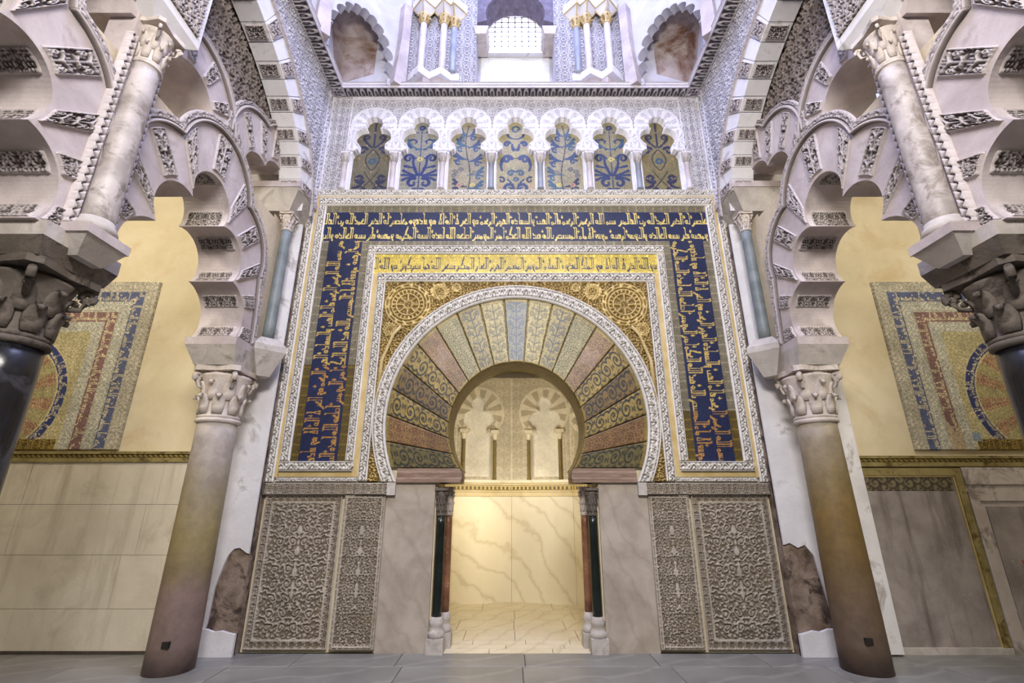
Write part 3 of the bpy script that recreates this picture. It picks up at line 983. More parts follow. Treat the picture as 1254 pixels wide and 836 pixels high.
dado(-2.90, -2.015, 0.03, 1.585, .105, .085, 'wide carved arabesque panel on the front wall beside the pier of the pinkish-brown column', .012)
dado(2.015, 2.90, 0.03, 1.585, .105, .085, 'wide carved arabesque panel on the front wall beside the pier of the ochre column', .012)
dado(-1.985, -1.515, 0.03, 1.585, .078, .03, 'narrow carved arabesque panel next to the marble slab on the ashlar-wall side of the niche', .03)
dado(1.515, 1.985, 0.03, 1.585, .078, .03, 'narrow carved arabesque panel next to the marble slab on the painted-door side of the niche', .03)
for s, sd in ((-1, 'ashlar-wall'), (1, 'painted-door')):
    fr = thing('carved_frieze', 'carved stone frieze blocks over the arabesque panels on the %s side' % sd, 'frieze', (s*2.2, 0, 1.585))
    a, b = sorted((s*1.87, s*2.93))
    relief('frieze_block', fr, 'carved_dado', wallmap(a, 1.585), b-a, .132, lambda u, v: np.maximum(p_scrolls(u, v, .066), sm(.012-np.minimum(v, .132-v), -.003, .003)), .02, .05, DADO, DGROUND, .0085)
    a, b = sorted((s*1.50, s*1.87))
    relief('frieze_block', fr, 'carved_dado', wallmap(a, 1.585), b-a, .132, lambda u, v: np.maximum(p_scrolls(u+.3, v, .066), sm(.012-np.minimum(v, .132-v), -.003, .003)), .02, .07, DADO*1.05, DGROUND, .0085)
    a, b = sorted((s*1.40, s*1.50))
    MB().box(a, b, -.06, .03, 1.58, 1.72).build('frieze_end', 'impost_stone', fr)
    a, b = sorted((s*.945, s*1.505))
    o = MB().frustum((a, b, -.012, .03), 0.0, (a, b, -.012, .03), 1.72).build('marble_slab', 'slab_marble')
    label(o, 'plain veined marble slab standing by the niche door on the %s side' % sd, 'slab', 'marble door slabs')

# ================================================================== COLUMNS
def leaf_mesh(r, hgt, wid, curl, th=.02):
    prof = [(0, 0, .8), (.02, .35, 1.0), (.035, .65, 1.0), (.35, .88, .8), (.75, 1.0, .55), (1.0, .93, .35), (.95, .80, .2)]
    vs = []; fs = []
    for o_, z, k in prof:
        rr = r+curl*o_; hw = wid/2*k; zz = hgt*z
        vs += [(rr+th, -hw, zz), (rr+th*1.3, 0, zz), (rr+th, hw, zz), (rr-th, hw, zz), (rr-th, -hw, zz)]
    n = 5
    for i in range(len(prof)-1):
        for k in range(n):
            fs.append((i*n+k, i*n+(k+1) % n, (i+1)*n+(k+1) % n, (i+1)*n+k))
    fs += [tuple(range(n))[::-1], tuple(range((len(prof)-1)*n, len(prof)*n))]
    return MB().add(vs, fs)


cap_cache = {}


def capital(parent, cx, cy, z0, h, r, mat, rot0=PI/8, name='capital', wide=1.55):
    """bell + two rows of curled leaves + four corner volutes + thin abacus"""
    ro = r*wide
    prof = [(r*1.08, z0), (r*1.1, z0+.05*h), (r*1.0, z0+.08*h), (r*1.02, z0+.35*h), (r*1.12, z0+.62*h), (r*1.3, z0+.80*h), (r*1.32, z0+.84*h), (r*1.1, z0+.86*h), (r*1.1, z0+h)]
    bell = MB().lathe(prof, cx, cy, 24).build(name, mat, parent, True)
    key = (round(r, 3), round(h, 3), mat)
    if key not in cap_cache:
        me = leaf_mesh(r*1.02, h*.36, r*.62, r*.34, r*.09).mesh('leaf'); me.materials.append(MATS[mat])
        vol = MB()
        pts = []
        for k in range(22):
            a = -PI/2+k*PI*2.6/21; rr = r*.24*(1-.55*k/21)
            pts.append((ro*1.02+rr*math.cos(a), 0, h*.79+rr*math.sin(a)))
        vol.tube([(r*1.05, 0, h*.55), (ro*.95, 0, h*.60)]+pts, [r*.10, r*.11]+[r*.13]*22, 8)
        vm = vol.mesh('volute'); vm.materials.append(MATS[mat])
        cap_cache[key] = (me, vm)
    me, vm = cap_cache[key]
    for row in range(2):
        for k in range(8):
            o = link('leaf', me, None, bell, True); o.location = (cx, cy, z0+h*(.08+.26*row)); o.rotation_euler = (0, 0, rot0+(k+.5*row)*PI/4)
    for k in range(4):
        o = link('volute', vm, None, bell, True); o.location = (cx, cy, z0); o.rotation_euler = (0, 0, PI/4+k*PI/2)
    m = MB(); q = ro*.86
    poly = []
    for k in range(4):
        a = PI/4+k*PI/2
        for da in (-.12, .12):
            poly.append((cx+ro*1.22*math.cos(a+da), cy+ro*1.22*math.sin(a+da)))
        poly.append((cx+q*math.cos(a+PI/4), cy+q*math.sin(a+PI/4)))
    m.prism(poly, lambda x, y, d: (x, y, d), z0+h*.90, z0+h)
    m.build('abacus', mat, bell)
    return bell


def shaft(parent, cx, cy, z0, z1, r0, r1, mat, n=32, name='shaft', astragal=True, amat=None):
    pr = [(r0+(r1-r0)*(k/10)**1.2, z0+(z1-z0)*k/10) for k in range(11)]
    o = MB().lathe(pr, cx, cy, n).build(name, mat, parent, True)
    if astragal:
        t = r1*.16
        MB().lathe([(r1, z1-t*1.6), (r1+t*.7, z1-t*1.3), (r1+t*.9, z1-t*.6), (r1+t*.6, z1), (r1, z1+.005)], cx, cy, n).build('astragal', amat or mat, parent, True)
    return o


def column(text, cx, cy, z0, zs, zc, r0, r1, smat, cmat, group=None, name='column', base=None, rot0=PI/8, wide=1.5):
    t = thing(name, text, 'column', (cx, cy, z0), group)
    zb = z0
    if base:
        bh, bm = base
        q = r0*1.75
        MB().box(cx-q, cx+q, cy-q, cy+q, z0, z0+bh*.42).build('plinth', bm, t)
        pr = [(r0*1.65, z0+bh*.42), (r0*1.72, z0+bh*.5), (r0*1.65, z0+bh*.58), (r0*1.3, z0+bh*.62), (r0*1.25, z0+bh*.72), (r0*1.42, z0+bh*.78), (r0*1.45, z0+bh*.86), (r0*1.2, z0+bh*.92), (r0*1.1, z0+bh)]
        MB().lathe(pr, cx, cy, 24).build('base', bm, t, True)
        zb = z0+bh
    shaft(t, cx, cy, zb, zs, r0, r1, smat, amat=cmat)
    capital(t, cx, cy, zs, zc-zs, r1, cmat, rot0, wide=wide)
    return t


ARX, YF, YN = 3.33, -.53, -2.83
column('stained pinkish-brown marble column at the end of the arcade before the ashlar wall', -ARX+.03, YF, 0, 2.36, 2.93, .216, .194, 'rose_marble', 'pale_capital', wide=1.38)
column('ochre-stained marble column at the end of the arcade before the painted door panel', ARX-.03, YF, 0, 2.36, 2.93, .216, .194, 'rose_marble_dark', 'pale_capital', wide=1.38)
column('black marble column with dark capital standing free in the arcade of the ashlar-wall side', -ARX-.01, YN, 0, 2.50, 3.0, .195, .182, 'black_marble', 'dark_capital', 'free columns of the nave arcade', wide=1.6)
column('black marble column with dark capital standing free in the arcade of the painted-door side', ARX+.01, YN, 0, 2.50, 3.0, .195, .182, 'black_marble', 'dark_capital', 'free columns of the nave arcade', wide=1.5)
# small iron plates let into the two stained shafts
for s, dz in ((-1, .23), (1, .26)):
    ang = -PI/2 - .05*s
    cx = s*(ARX-.03)
    m = MB().box(cx-.035-.06*s*1, cx+.03-.06*s*1, YF-.222, YF-.19, dz, dz+.055)
    label(m.build('iron_plate', 'iron'), 'small dark square iron plate let into the %s stained column near its foot' % ('pinkish-brown' if s < 0 else 'ochre'), 'plate', 'plates in the stained columns')

for s, sd in ((-1, 'ashlar-wall'), (1, 'painted-door')):
    column('slender black-green marble column at the niche door, %s side' % sd, s*.868, .02, 0, 1.37, 1.66, .052, .050, 'green_marble', 'dark_capital', 'dark door columns', base=(.34, 'impost_stone'), wide=1.6)
    column('slender mottled red marble column behind the dark one at the niche door, %s side' % sd, s*.815, .26, 0, 1.37, 1.68, .050, .048, 'red_marble', 'pale_capital', 'red door columns', base=(.34, 'impost_stone'), wide=1.5)

# ================================================================== THE PRAYER NICHE
NX = -.06
NP = [(-.93, TH), (-1.28, .95), (-1.36, 1.75), (-.98+NX*.5, 2.45), (NX, 2.72), (.98+NX*.5, 2.45), (1.36, 1.75), (1.28, .95), (.93, TH)]
nf = structure(MB().prism([(x, y) for x, y in NP], lambda a, b, d: (a, b, d), -.12, -.012).build('floor', 'dirty_joint'))
# niche floor slabs: long stones laid across, clipped to the plan
def clip_poly(poly, x0, x1, y0, y1):
    def clip(p, f, inter):
        out = []
        for i in range(len(p)):
            a, b = p[i-1], p[i]
            fa, fb = f(a), f(b)
            if fb >= 0:
                if fa < 0: out.append(inter(a, b, fa, fb))
                out.append(b)
            elif fa >= 0: out.append(inter(a, b, fa, fb))
        return out
    it = lambda a, b, fa, fb: (a[0]+(b[0]-a[0])*fa/(fa-fb), a[1]+(b[1]-a[1])*fa/(fa-fb))
    for f in (lambda p: p[0]-x0, lambda p: x1-p[0], lambda p: p[1]-y0, lambda p: y1-p[1]):
        if poly: poly = clip(poly, f, it)
    return poly
ysn = [0.0, .17, .33, .5, .95, 1.5, 2.1, 2.75]
plan = [(-.93, 0), (-.93, TH)] + NP[1:-1] + [(.93, TH), (.93, 0)]
xcuts = [[-1, -.30, .38, 1], [-1, -.12, .52, 1], [-1.4, -.5, .1, .6, 1.4], [-1.4, -.62, -.02, .72, 1.4], [-1.4, -.75, -.03, .62, 1.4], [-1.4, -.02, .8, 1.4], [-1.4, -.5, .55, 1.4]]
for j, xc in enumerate(xcuts):
    for a, b in zip(xc[:-1], xc[1:]):
        pl = clip_poly(plan, a+.003, b-.003, ysn[j]+.003, ysn[j+1]-.003)
        if len(pl) > 2:
            MB().prism(pl, lambda p, q, d: (p, q, d), -.02, 0.0).build('slab', 'niche_floor_marble', nf)

nw = structure(thing('wall_niche', 'seven-sided wall of the prayer niche', 'wall', (NX, 2.0, 0)))
del nw['category'], nw['label']
LWHITE, LGND = C('#e9e0ca'), C('#a5977a')  # niche stucco: ground tone holds painted recess shade


def p_niche(L, H0, cx):
    """upper wall field: keyhole recess (cut as deep height), fan of ribs and fine arabesque"""
    def key(u, v):
        x = u-cx
        k = (np.abs(x) < .225) & (v < .72) & (v > .05)
        k |= np.hypot(np.clip(np.abs(x)-.14, 0, None), v-.72) < .085
        k |= np.hypot(np.abs(x)-.115, v-1.02) < .165
        k |= (np.abs(x) < .16) & (v > .1) & (v < 1.15)
        k |= np.hypot(x, v-1.29) < .135
        k |= (np.abs(x) < .10) & (v < 1.25) & (v > .1)
        return k
    def f(u, v):
        x = u-cx
        h = .35+.65*p_scrolls(u, v, .085)
        a = np.arctan2(v-1.16, x); r = np.hypot(x, v-1.16)
        fan = (r < .42) & (v > .84)
        rib = sm(np.cos(a*11), -.15, .25)
        h = np.where(fan, .35+.65*rib, h)
        h = np.where(np.abs(r-.43) < .02, 1.0, h)*1.0
        side = (np.abs(np.abs(x)-.27) < .045) & (v < .80)
        h = np.where(side, .3, h)
        h = np.maximum(h, sm(.012-np.minimum(np.minimum(u, L-u), H0-v), -.004, .004))
        return h
    return f, key


ZC0, ZC1 = 1.60, 1.86
for i in range(len(NP)-1):
    (x0, y0), (x1, y1) = NP[i], NP[i+1]
    L = math.hypot(x1-x0, y1-y0); dx, dy = (x1-x0)/L, (y1-y0)/L
    nx, ny = dy, -dx            # towards the inside of the niche
    if nx*(NX-x0)+ny*(1.5-y0) < 0: nx, ny = -nx, -ny
    fn = lambda a, b, d, x0=x0, y0=y0, dx=dx, dy=dy, nx=nx, ny=ny: (x0+dx*a+nx*d, y0+dy*a+ny*d, b)
    # one marble sheet per side, with open joint
    MB().prism([(.002, 0), (L-.002, 0), (L-.002, ZC0+.01), (.002, ZC0+.01)], fn, -.05, 0).build('marble_panel', 'niche_marble', nw)
    # gilt cornice
    pr = [(-.02, ZC0), (.02, ZC0), (.02, ZC0+.06), (.035, ZC0+.07), (.035, ZC0+.09)]
    pr2 = [(-.02, ZC0+.09), (.035, ZC0+.09), (.05, ZC0+.17), (.075, ZC0+.18), (.075, ZC0+.215)]
    pr3 = [(-.02, ZC1-.045), (.10, ZC1-.045), (.10, ZC1), (-.02, ZC1)]
    def ext(pro):
        n = len(pro)
        ins = .03
        vs = []
        for a in (0, L):
            for d, z in pro:
                vs.append(fn(a, z, d))
        return MB().add(vs, [tuple(range(n)), tuple(range(n, 2*n))[::-1]]+[(k, (k+1) % n, n+(k+1) % n, n+k) for k in range(n)])
    ext(pr+[(-.02, ZC0+.09)]).build('cornice', 'niche_cornice', nw)
    ext(pr2+[(-.02, ZC0+.215)]).build('cornice', 'niche_cornice', nw)
    ext(pr3).build('cornice_shelf', 'niche_marble', nw)
    if 1 < i < 6:
        u, v = uv(L, .05, .006)
        hh = .06+.012*sm(np.sin(u*2*PI/.07), -.2, .4)
        z = v+ZC0+.105
        P = np.stack([x0+dx*u+nx*hh, y0+dy*u+ny*hh, z], -1)
        grid('carved_strip', P, lerp3(C('#6d5a2b'), C('#d2bb74'), sm(np.sin(u*2*PI/.07), -.2, .4)), None, 'painted_gold', nw)
    # upper wall
    H0 = 3.85-ZC1
    off = (L*.36 if i == 3 else L*.64) if i in (3, 4) else L/2
    off = {3: L-.585, 4: .585}.get(i, L/2)
    f, key = p_niche(L, H0, off)
    u, v = uv(L, H0, .010 if i in (3, 4) else .016)
    h = f(u, v); kk = key(u, v)
    hgt = np.where(kk, -.17, -.014*(1-h))
    hgt = hgt+.0
    col = lerp3(LGND, LWHITE, h); col[kk] = C('#f4eee0')
    P = np.stack([x0+dx*u+nx*hgt, y0+dy*u+ny*hgt, v+ZC1], -1)
    grid('stucco_field', P, col, None, 'carved_stucco', nw)
    if i in (3, 4):
        for e in (-1, 1):
            a = off+e*.275
            p = fn(a, 0, .02)
            c = thing('niche_colonnette', 'tiny colonnette %s the niche crease, by the %s keyhole arch' % ('next to' if (e > 0) == (i == 3) else 'away from', 'ashlar-wall' if i == 3 else 'painted-door'), 'column', (p[0], p[1], ZC1), 'colonnettes inside the niche')
            MB().lathe([(.034, ZC1), (.036, ZC1+.03), (.028, ZC1+.05), (.026, ZC1+.66), (.032, ZC1+.67)], p[0], p[1], 14).build('shaft', 'olive_soffit', c, True)
            MB().lathe([(.028, ZC1+.67), (.036, ZC1+.71), (.05, ZC1+.76), (.052, ZC1+.78)], p[0], p[1], 14).build('capital', 'niche_marble', c, True)
            MB().box(p[0]-.07, p[0]+.07, p[1]-.06, p[1]+.05, ZC1+.78, ZC1+.84).build('abacus', 'niche_marble', c)
# vault of the niche
m = MB(); top = (NX, 1.5, 4.55)
vs = [(x, y, 3.85) for x, y in NP]+[top]
m.add(vs, [(i, i+1, len(NP)) for i in range(len(NP)-1)]+[(len(NP)-1, 0, len(NP))])
m.add([(-.93, TH, 3.1), (.93, TH, 3.1), (.93, TH, 3.86), (-.93, TH, 3.86)], [(0, 1, 2, 3)])
m.build('vault', 'plaster_beige', nw)

# ================================================================== BLIND ARCADE OVER THE FRAME
BZ = 5.757
SPC = .7176
BW, BH = SPC, 7.50-BZ


def trefoil(x, z):
    """opening, x from the bay axis, z absolute"""
    k = (np.abs(x) < .285) & (z < 6.36)
    k |= (np.abs(x) < .285-.095*np.clip((z-6.36)/.13, 0, 1)**2) & (z < 6.52)
    k |= (np.abs(x) < .19) & (z < 6.70)
    k |= np.hypot(np.abs(x)-.125, z-6.71) < .145
    k |= (np.abs(x) < .095) & (z < 6.95)
    k |= np.hypot(x, z-6.95) < .125
    return k


def p_bay(u, v):
    x = u-BW/2; z = v+BZ
    h = .2+.8*p_scrolls(np.abs(x), v, .12)
    # fan of the crown lobe and the two haunch lobes
    for cx, cz, R0, R1, n in ((0, 6.92, .13, .315, 12), (.30, 6.66, .0, .17, 10)):
        r = np.hypot(np.abs(x)-cx, z-cz); a = np.arctan2(z-cz, np.abs(x)-cx)
        m_ = (r < R1)
        if cx: m_ &= (z < 6.93)
        fan = np.where(np.cos(a*n) > 0, 1.0, .55+.35*p_web(u, v, .05))
        h = np.where(m_, fan, h)
        h = np.where(np.abs(r-R1-.018) < .018, 1.0, h)
    h = np.where(z > 7.40, .9-.5*(np.abs(z-7.40) < .015), h)
    h = np.where((z < 6.42), .95, h)
    return h


arc = thing('blind_arcade', 'white carved stucco arcade of seven trefoil arches under the cornice', 'arcade', (0, 0, BZ))
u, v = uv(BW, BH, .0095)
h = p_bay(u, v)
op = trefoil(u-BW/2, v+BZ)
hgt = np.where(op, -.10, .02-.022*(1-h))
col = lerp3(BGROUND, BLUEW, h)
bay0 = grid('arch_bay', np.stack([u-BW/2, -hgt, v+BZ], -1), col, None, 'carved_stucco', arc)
bay0.location = (-3*SPC, 0, 0)
for k in range(-2, 4):
    o = bay0.copy(); COL.objects.link(o); o.location = (k*SPC, 0, 0)
for s in (-1, 1):
    a, b = sorted((s*3.5*SPC, s*2.84))
    relief('end_panel', arc, 'carved_stucco', wallmap(a, BZ), b-a, BH, lambda u, v: np.maximum(p_scrolls(u, v, .085), sm(.02-np.minimum(u, b-a-u), -.004, .004)), .022, .02, BLUEW, BGROUND, .009)

# colonnettes between the panels
for k in range(8):
    x = (k-3.5)*SPC
    mt = ['pink_marble', 'pink_marble', 'pink_marble', 'slate_marble', 'slate_marble', 'pink_marble', 'slate_marble', 'pink_marble'][k]
    tn = ('blue-grey' if mt == 'slate_marble' else 'pinkish')+' marble colonnette '
    tn += ['at the outer edge of the dark olive lozenge tree', 'between dark olive lozenge tree and silvery lyre tree', 'between silvery lyre tree and leafy branch',
           'between the middle mosaic panel and the branch by the silvery lyre tree', 'between the middle mosaic panel and the branch by the olive lyre tree',
           'between leafy branch and olive-gold lyre tree', 'between olive-gold lyre tree and gold lozenge tree', 'at the outer edge of the gold lozenge tree'][k]
    c = thing('colonnette', tn, 'column', (x, -.02, BZ), 'colonnettes of the blind arcade')
    y = -.02
    MB().lathe([(.05, BZ), (.052, BZ+.03), (.042, BZ+.05), (.040, BZ+.44), (.047, BZ+.45), (.042, BZ+.46)], x, y, 16).build('shaft', mt, c, True)
    m = MB(); m.lathe([(.042, BZ+.46), (.05, BZ+.50), (.056, BZ+.56), (.064, BZ+.60), (.064, BZ+.62)], x, y, 12)
    cp = m.build('capital', 'impost_stone', c, True)
    for q in range(8):
        a = q*PI/4
        MB().tube([(x+.044*math.cos(a), y+.044*math.sin(a), BZ+.49), (x+.056*math.cos(a), y+.056*math.sin(a), BZ+.55), (x+.060*math.cos(a), y+.060*math.sin(a), BZ+.565)], .009, 5).build('leaf', 'impost_stone', cp, True)
    MB().frustum((x-.058, x+.058, y-.045, y+.04), BZ+.62, (x-.066, x+.066, y-.05, y+.04), BZ+.645).build('abacus', 'plaster_white', c)

# the seven mosaic panels
PW, PH = .62, 1.33
GR = [C('#6e6750'), C('#8d8a7a'), C('#9a9174'), C('#a1976f'), C('#9d9474'), C('#8c8360'), C('#857a52')]
DK = C('#26346a'); DK2 = C('#3e5a72'); DK3 = C('#2a2f4c'); PINK = C('#b08a72'); YLW = C('#c2b36a')


def panel_pic(k):
    p = Pic(PW, PH, .0075, GR[k]); cx = PW/2
    out = C('#3d3c3a')
    typ = [0, 1, 2, 3, 2, 1, 0][k]
    inkc = [DK3, DK, C('#31456b'), C('#2f3f66'), C('#31456b'), C('#2c3a63'), DK3][k]
    if typ == 0:       # knotted tree with a lozenge
        p.sym(cx, bez((cx, .42), (cx+.2, .62), (cx, .80)), .012, .012, out)
        p.sym(cx, bez((cx-.20, .02), (cx+.02, .24), (cx+.10, .40)), .014, .010, out)
        p.sym(cx, spiral(cx+.15, .28, .075, -2.2, 1.1), .030, .016, inkc)
        p.sym(cx, bez((cx+.12, .17), (cx+.2, .1), (cx+.25, .12)), .03, .014, inkc)
        p.sym(cx, bez((cx+.08, .10), (cx+.18, .04), (cx+.22, .03)), .028, .012, inkc)
        p.sym(cx, spiral(cx+.16, .78, .07, 2.6, -1.0), .026, .014, inkc)
        p.sym(cx, bez((cx+.02, .84), (cx+.14, .92), (cx+.16, 1.04)), .016, .022, inkc)
        p.sym(cx, spiral(cx+.11, 1.02, .06, -1, 1.0), .02, .012, inkc)
        p.stroke(spiral(cx, .58, .05, 0, 1.0, .6), .02, .016, DK2)
        p.stroke(bez((cx, .85), (cx, 1.0), (cx, 1.28)), .012, .02, inkc)
        for q in range(9): p.sym(cx, [(cx+.10+.12*math.sin(q*2.1), .16+q*.12)], .013, .013, PINK)
    elif typ == 1:     # lyre tree
        p.stroke([(cx, y) for y in np.linspace(.02, 1.2, 60)], .012, .010, inkc)
        p.sym(cx, bez((cx+.02, .34), (cx+.11, .50), (cx+.10, .62)), .024, .018, inkc)
        p.sym(cx, spiral(cx+.175, .64, .075, PI, -1.15), .026, .016, inkc)
        p.sym(cx, spiral(cx+.09, .20, .085, 1.9, -.9), .030, .014, inkc)
        p.sym(cx, spiral(cx+.06, .06, .045, 2.5, -.8), .020, .012, inkc)
        for y0, x1, y1 in ((.34, .24, .42), (.32, .25, .34), (.30, .24, .25), (.46, .22, .5)):
            p.sym(cx, bez((cx+.05, y0), (cx+.15, y0+.02), (cx+x1, y1)), .010, .024, inkc)
        p.sym(cx, spiral(cx+.11, .93, .10, -1.2, .75), .018, .012, inkc)
        p.sym(cx, bez((cx, .80), (cx+.15, .82), (cx+.2, .98)), .012, .022, DK2)
        p.stroke(spiral(cx, .62, .035, 0, 1, .6), .016, .014, YLW); p.stroke(spiral(cx, 1.2, .04, 0, 1, .6), .018, .014, inkc)
        for q in range(5): p.sym(cx, [(cx+.07, .48+q*.16)], .016, .016, inkc)
    elif typ == 2:     # winding branch with big leaves, not symmetric
        fl_ = 1 if k == 2 else -1
        X = lambda x: cx+fl_*x
        p.stroke([(X(.04*math.sin(y*5)), y) for y in np.linspace(.02, 1.25, 80)], .011, .009, out)
        for y, sx, L, colr in ((.10, 1, .22, DK2), (.13, -1, .2, DK3), (.34, 1, .23, DK2), (.58, 1, .2, inkc), (.62, -1, .2, inkc), (.86, -1, .17, DK2), (.84, 1, .17, inkc), (1.05, 1, .1, inkc), (1.05, -1, .12, DK2)):
            for dv, wd in ((.10, .026), (.03, .022), (-.05, .018)):
                p.stroke(bez((X(0), y), (X(sx*L*.6), y+.02), (X(sx*L), y+dv+.03)), .009, wd, colr)
            p.stroke(spiral(X(sx*L*.72), y-.045, .045, 1.2*sx*fl_, .9*sx*fl_), .017, .010, colr)
        for y, sx, c_ in ((.16, -.12, PINK), (.16, .08, YLW), (.40, -.18, C('#6f6a66')), (.44, -.1, C('#6f6a66')), (.33, -.2, C('#6f6a66')), (1.0, .2, C('#777777')), (.38, .1, C('#7d7466'))):
            p.stroke(spiral(X(sx), y, .028, 0, 1, .7), .018, .016, c_)
    else:              # central vase tree
        p.sym(cx, spiral(cx+.10, .10, .08, 2.2, -1.1), .028, .014, inkc)
        p.sym(cx, bez((cx+.03, .10), (cx+.05, .20), (cx+.12, .26)), .02, .012, inkc)
        p.sym(cx, spiral(cx+.07, .37, .055, 2.6, -1.0), .022, .014, DK2)
        p.stroke(spiral(cx, .26, .035, 0, 1, .6), .016, .012, DK2)
        p.sym(cx, spiral(cx+.13, .62, .07, 2.9, -1.1), .034, .016, inkc)
        p.sym(cx, bez((cx+.18, .64), (cx+.25, .52), (cx+.20, .42)), .032, .016, inkc)
        p.sym(cx, spiral(cx+.21, .25, .055, 1.2, .9), .018, .012, DK3)
        p.sym(cx, bez((cx+.03, .80), (cx+.06, .86), (cx+.05, .9)), .03, .012, inkc)
        p.sym(cx, spiral(cx+.13, .90, .05, 2.6, -1), .024, .014, inkc)
        p.sym(cx, bez((cx+.22, .06), (cx+.24, .1), (cx+.22, .16)), .02, .02, PINK)
        p.stroke(bez((cx-.05, .66), (cx, .62), (cx+.05, .66)), .01, .01, out)
        p.stroke(spiral(cx, 1.18, .06, 0, 1, .6), .018, .014, DK2)
        p.sym(cx, bez((cx, 1.0), (cx+.1, 1.0), (cx+.12, 1.08)), .01, .02, inkc)
    p.c *= tess(p.u.shape, .2)[..., None]
    return p


names = ['knotted lozenge tree on dark olive mosaic, end panel of the blind arcade',
         'blue lyre-shaped tree on silvery mosaic in the blind arcade',
         'winding leafy branch on gold mosaic, between the silvery lyre tree and the middle panel',
         'vase-like scroll tree on gold mosaic in the middle panel of the blind arcade',
         'winding leafy branch on gold mosaic, between the olive lyre tree and the middle panel',
         'blue lyre-shaped tree on olive-gold mosaic in the blind arcade',
         'knotted lozenge tree on lighter gold mosaic, end panel of the blind arcade']
for k in range(7):
    pc = panel_pic(k)
    x0 = (k-3)*SPC-PW/2
    hgt = np.full(pc.u.shape, -.085)
    o = grid('tree_mosaic', wallmap(x0, BZ)(pc.u, pc.v, skirted(hgt, -.095)), pc.c, None, 'mosaic')
    label(o, names[k], 'mosaic', 'mosaic panels of the blind arcade')

# ================================================================== CORNICE AND DRUM
SQX = 2.83            # half side of the domed square
SQY = -5.66           # its back edge
CZ = 7.50
CO, CG = C('#c9c2c2'), C('#5f5a5c')  # cornice carving: dark ground is recess shade put into the colour
cor = thing('cornice', 'projecting carved cornice running round the top of the square under the dome', 'cornice', (0, 0, CZ))
# underside + fascia, front and two sides
def cornice_run(L, mp_under, mp_face, mp_top):
    relief('soffit_band', cor, 'carved_stucco', mp_under, L, .20, lambda u, v: p_dentil(u, v, .20, .105), .03, .03, CO, CG, .010, skirt=False)
    relief('fascia', cor, 'carved_stucco', mp_face, L, .115, lambda u, v: np.maximum.reduce([sm(.022-np.abs(v-.015), -.004, .004), sm(.018-np.abs(v-.065), -.004, .004), sm(v-.10, 0, .006)]), .02, .0, CO, CG, .012, skirt=False)
cornice_run(2*SQX, plane((-SQX, 0, CZ), (1, 0, 0), (0, -1, 0), (0, 0, -1)), plane((-SQX, -.2, CZ-.03), (1, 0, 0), (0, 0, 1), (0, -1, 0)), None)
for s in (-1, 1):
    cornice_run(-SQY, plane((s*SQX, 0, CZ), (0, -1, 0), (-s, 0, 0), (0, 0, -1)), plane((s*(SQX-.2), 0, CZ-.03), (0, -1, 0), (0, 0, 1), (-s, 0, 0)), None)
MB().box(-SQX, SQX, -.19, .1, CZ+.005, CZ+.085).build('corona', 'plaster_white', cor)
for s in (-1, 1):
    MB().box(*sorted((s*SQX, s*(SQX-.19))), SQY, .1, CZ+.005, CZ+.085).build('corona', 'plaster_white', cor)

# drum walls: front wall with a deep arched window bay
dz0, dz1 = CZ+.08, 10.9
dm = MB()
HWB = .64
for s in (-1, 1):
    dm.box(*sorted((s*HWB, s*3.3)), 0.0, .5, dz0, dz1)
dm.box(-HWB, HWB, .45, .6, dz0, dz1)
wdf = structure(dm.build('wall_drum_front', 'drum_plaster'))
for s, nm in ((-1, 'wall_drum_left'), (1, 'wall_drum_right')):
    structure(MB().box(*sorted((s*SQX, s*3.3)), SQY, .3, dz0, dz1).build(nm, 'drum_plaster'))
# carved faces on the drum front
for s in (-1, 1):
    for a, b in ((.64, .94), (.94, 1.85)):
        x0, x1 = sorted((s*a, s*b))
        relief('carved_panel', wdf, 'carved_stucco', wallmap(x0, dz0), x1-x0, 2.4, lambda u, v: p_scrolls(u, v, .15), .018, .02, C('#cfccd2'), C('#8d8a90'), .012)

# the bright window bay
wb = structure(thing('window_1', 'x', 'x', (0, .45, dz0))); del wb['label'], wb['category']
relief('stucco_panel', wb, 'carved_stucco', wallmap(-.6, dz0, .45), 1.2, 1.25,
       lambda u, v: np.maximum(sm(.02-np.abs(np.hypot(u-.6, v-.45)-.42), -.008, .008), .6+.4*p_scrolls(np.abs(u-.6), v, .14)), .012, .02, C('#f3f2ee'), C('#d6d4cc'), .014)
MB().box(-.6, .6, .35, .45, dz0+1.25, dz0+1.31).build('sill', 'plaster_white', wb)
# arch with purple soffit, keyhole head above the sill
WZ = dz0+1.75
for k in range(18):
    a0, a1 = (-1.9+3.8*k/18), (-1.9+3.8*(k+1)/18)
    q = [(.5*math.sin(a0), WZ+.5*math.cos(a0)), (.5*math.sin(a1), WZ+.5*math.cos(a1)), (.78*math.sin(a1), WZ+.78*math.cos(a1)), (.78*math.sin(a0), WZ+.78*math.cos(a0))]
    MB().prism(q, lambda a, b, d: (a, d, b), .02, .46).build('arch_stone', 'purple_soffit', wb)
for s in (-1, 1):
    MB().frustum(tuple(sorted((s*.48, s*.66)))+(-.03, .4), dz0+1.22, tuple(sorted((s*.44, s*.68)))+(-.06, .4), dz0+1.36).build('impost', 'pale_capital', wb)
# lattice: pierced marble plate in front of daylight
MB().box(-.55, .55, .45, .47, dz0+1.3, WZ+.5).build('daylight_pane', 'lattice_light', wb)
for k in range(9):
    x = -.48+.12*k
    MB().box(x-.012, x+.012, .425, .445, dz0+1.32, WZ+.48).build('lattice_bar', 'plaster_white', wb)
for k in range(8):
    z = dz0+1.38+.115*k
    MB().box(-.5, .5, .425, .445, z-.012, z+.012).build('lattice_bar', 'plaster_white', wb)

